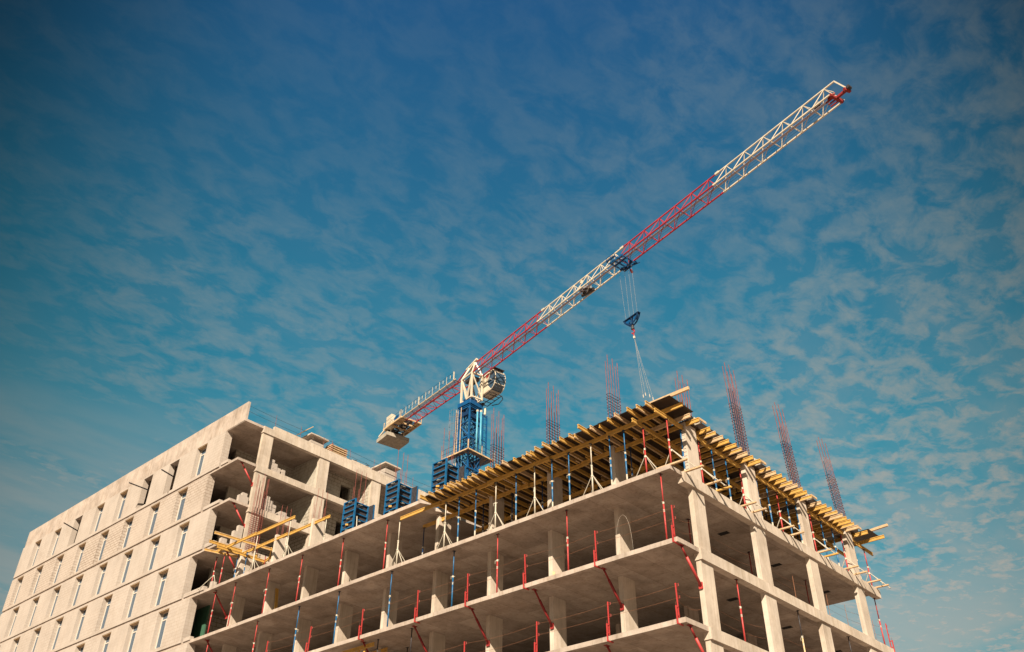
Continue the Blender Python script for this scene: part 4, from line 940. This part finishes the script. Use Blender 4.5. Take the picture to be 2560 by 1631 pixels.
# counter jib
cz = lambda a: JZ+.05*max(0, -a-1)
ct = MB(); pit = 2.2; nodes = [-1.0-pit*i for i in range(7)]
for s in (-1, 1): ct.bar(C(-1.0, s*.68, cz(-1)), C(-14.2, s*.68, cz(-14.2)), .12, .12)
ct.bar(C(-.9, 0, 41.3), C(-3.2, 0, cz(-3)+.95), .12, .12)
ct.bar(C(-3.0, 0, cz(-3)+.9), C(-14.2, 0, cz(-14.2)+.9), .1, .1)
for i, a in enumerate(nodes[:-1]):
    b = nodes[i+1]; mdl = (a+b)/2
    ct.tube(C(a, -.68, cz(a)), C(mdl, .68, cz(mdl)), .034, 6).tube(C(b, -.68, cz(b)), C(mdl, .68, cz(mdl)), .034, 6).tube(C(mdl, -.68, cz(mdl)), C(mdl, .68, cz(mdl)), .034, 6).tube(C(a, -.68, cz(a)), C(a, .68, cz(a)), .03, 6)
    for s in (-1, 1): ct.tube(C(a, s*.68, cz(a)), C(mdl, 0, cz(mdl)+.9), .036, 6)
ct.build('counter_jib', 'cranered', crane)
cwk = MB()
for i in range(44):
    a = -1.6-i*.292; cwk.bar(C(a, -1.34, cz(a)+.12), C(a, -.72, cz(a)+.12), .07 if i % 7 else .14, .05)
for l in (-1.15, -.95): cwk.bar(C(-1.5, l, cz(-1.5)+.12), C(-14.4, l, cz(-14.4)+.12), .04, .04)
cwk.build('counter_jib_walkway', 'grate', crane)
MB().bar(C(-1.3, -1.36, cz(-1.3)+.12), C(-14.4, -1.36, cz(-14.4)+.12), .06, .10).build('walkway_edge', 'tan', crane)
rp2 = MB()
for i in range(9):
    a = -1.6-i*1.62; w = .045 if i % 5 else .12
    rp2.bar(C(a, -1.45, cz(a)+.1), C(a, -1.45, cz(a)+1.25), w, w, up=(1, 0, 0))
    if i < 8: rp2.bar(C(a-.8, -1.45, cz(a)+.62), C(a-.8, -1.45, cz(a)+1.1), .05, .05, up=(1, 0, 0))
rp2.build('railing_post', 'white', crane)
r3 = MB()
for h in (.65, 1.2): r3.tube(C(-1.5, -1.45, cz(-1.5)+h), C(-18.2, -1.45, cz(-18.2)+h), .018, 5)
r3.build('railing', 'navy', crane)
pz = cz(-16)+.0
cp_ = MB()
for l in (-1.5, 1.5): cp_.bar(C(-13.9, l, pz), C(-18.6, l, pz+.15), .12, .24)
for a in (-13.9, -15.2, -16.6, -18.3): cp_.bar(C(a, -1.5, pz), C(a, 1.5, pz), .12, .2)
cp_.quadbox([C(-14.0, -1.5, pz+.05), C(-18.3, -1.5, pz+.15), C(-18.3, -.5, pz+.15), C(-14.0, -.5, pz+.05), C(-14.0, -1.5, pz+.09), C(-18.3, -1.5, pz+.19), C(-18.3, -.5, pz+.19), C(-14.0, -.5, pz+.09)])
cp_.quadbox([C(-14.0, .9, pz+.05), C(-18.3, .9, pz+.15), C(-18.3, 1.5, pz+.15), C(-14.0, 1.5, pz+.05), C(-14.0, .9, pz+.09), C(-18.3, .9, pz+.19), C(-18.3, 1.5, pz+.19), C(-14.0, 1.5, pz+.09)])
for a in (-14.0, -18.4): cp_.bar(C(a, 1.55, pz), C(a, 1.55, pz+1.1), .06, .06, up=(1, 0, 0)).bar(C(a, -1.55, pz), C(a, -1.55, pz+1.1), .06, .06, up=(1, 0, 0))
cp_.build('machinery_platform', 'tan', crane)
MB().tube(C(-15.3, -.4, pz+.55), C(-15.3, .8, pz+.55), .38, 14).bar(C(-16.3, -.3, pz+.3), C(-16.3, .7, pz+.3), .6, .5).bar(C(-17.2, -.4, pz+.25), C(-17.2, .8, pz+.25), .4, .3).build('hoist_winch', 'darksteel', crane)
mf = MB()
for a in (-14.4, -14.8, -15.6, -16.0, -16.9, -17.4, -17.9): mf.bar(C(a, -.5, pz-.02), C(a, .9, pz-.02), .12, .1)
mf.bar(C(-14.0, .15, pz-.04), C(-18.2, .15, pz+.06), .3, .12).bar(C(-17.4, -.5, pz-.1), C(-18.4, -.3, pz-.1), .5, .3).bar(C(-18.3, -1.2, pz-.05), C(-18.3, 1.2, pz-.05), .5, .25).build('machine_frame', 'darksteel', crane)
MB().tube(C(-16.9, -.1, pz+.02), C(-16.9, .5, pz+.02), .2, 12).tube(C(-15.9, -.1, pz+.02), C(-15.9, .3, pz+.02), .18, 12).build('motor', 'zinc', crane)
MB().quadbox([C(-17.0, -1.35, pz+.1), C(-18.3, -1.35, pz+.1), C(-18.3, -.75, pz+.1), C(-17.0, -.75, pz+.1), C(-17.0, -1.35, pz+1.95), C(-18.3, -1.35, pz+1.95), C(-18.3, -.75, pz+1.95), C(-17.0, -.75, pz+1.95)]).build('control_cabinet', 'cranewhite', crane)
MB().quadbox([C(-15.3, -1.2, pz+.1), C(-16.4, -1.2, pz+.1), C(-16.4, -.6, pz+.1), C(-15.3, -.6, pz+.1), C(-15.3, -1.2, pz+1.1), C(-16.4, -1.2, pz+1.1), C(-16.4, -.6, pz+1.1), C(-15.3, -.6, pz+1.1)]).build('resistor_box', 'craneblue', crane)
cw = MB(); wz = 38.85
sec = [(-17.0, wz+.62), (-17.0, wz+.12), (-17.15, wz), (-19.6, wz), (-19.75, wz+.12), (-19.75, wz+.5), (-19.0, wz+.62)]
for i in range(5):
    l0 = -1.75+i*.68; slab_poly(sec[::-1], l0, l0+.66, cw)
cw.build('counterweight', 'ballast', crane)
hg = MB()
for l in (-1.0, 1.0): hg.bar(C(-17.4, l, wz+.5), C(-17.4, l, pz+.1), .1, .1, up=(1, 0, 0)).bar(C(-18.2, l, wz+.5), C(-18.2, l, pz+.1), .1, .1, up=(1, 0, 0))
hg.bar(C(-19.2, -1.72, wz+.7), C(-18.2, -1.45, pz+.05), .16, .16)
hg.build('counterweight_hanger', 'cranewhite', crane)
seen = {}
for o in bpy.data.objects:
    if o.parent is None and 'label' in o:
        l = o['label']; n_ = len(l.split())
        if n_ > 16 or l in seen: print('LABEL', n_, l)
        seen[l] = 1
for o in list(bpy.data.objects):
    if '_o' in o: del o['_o']
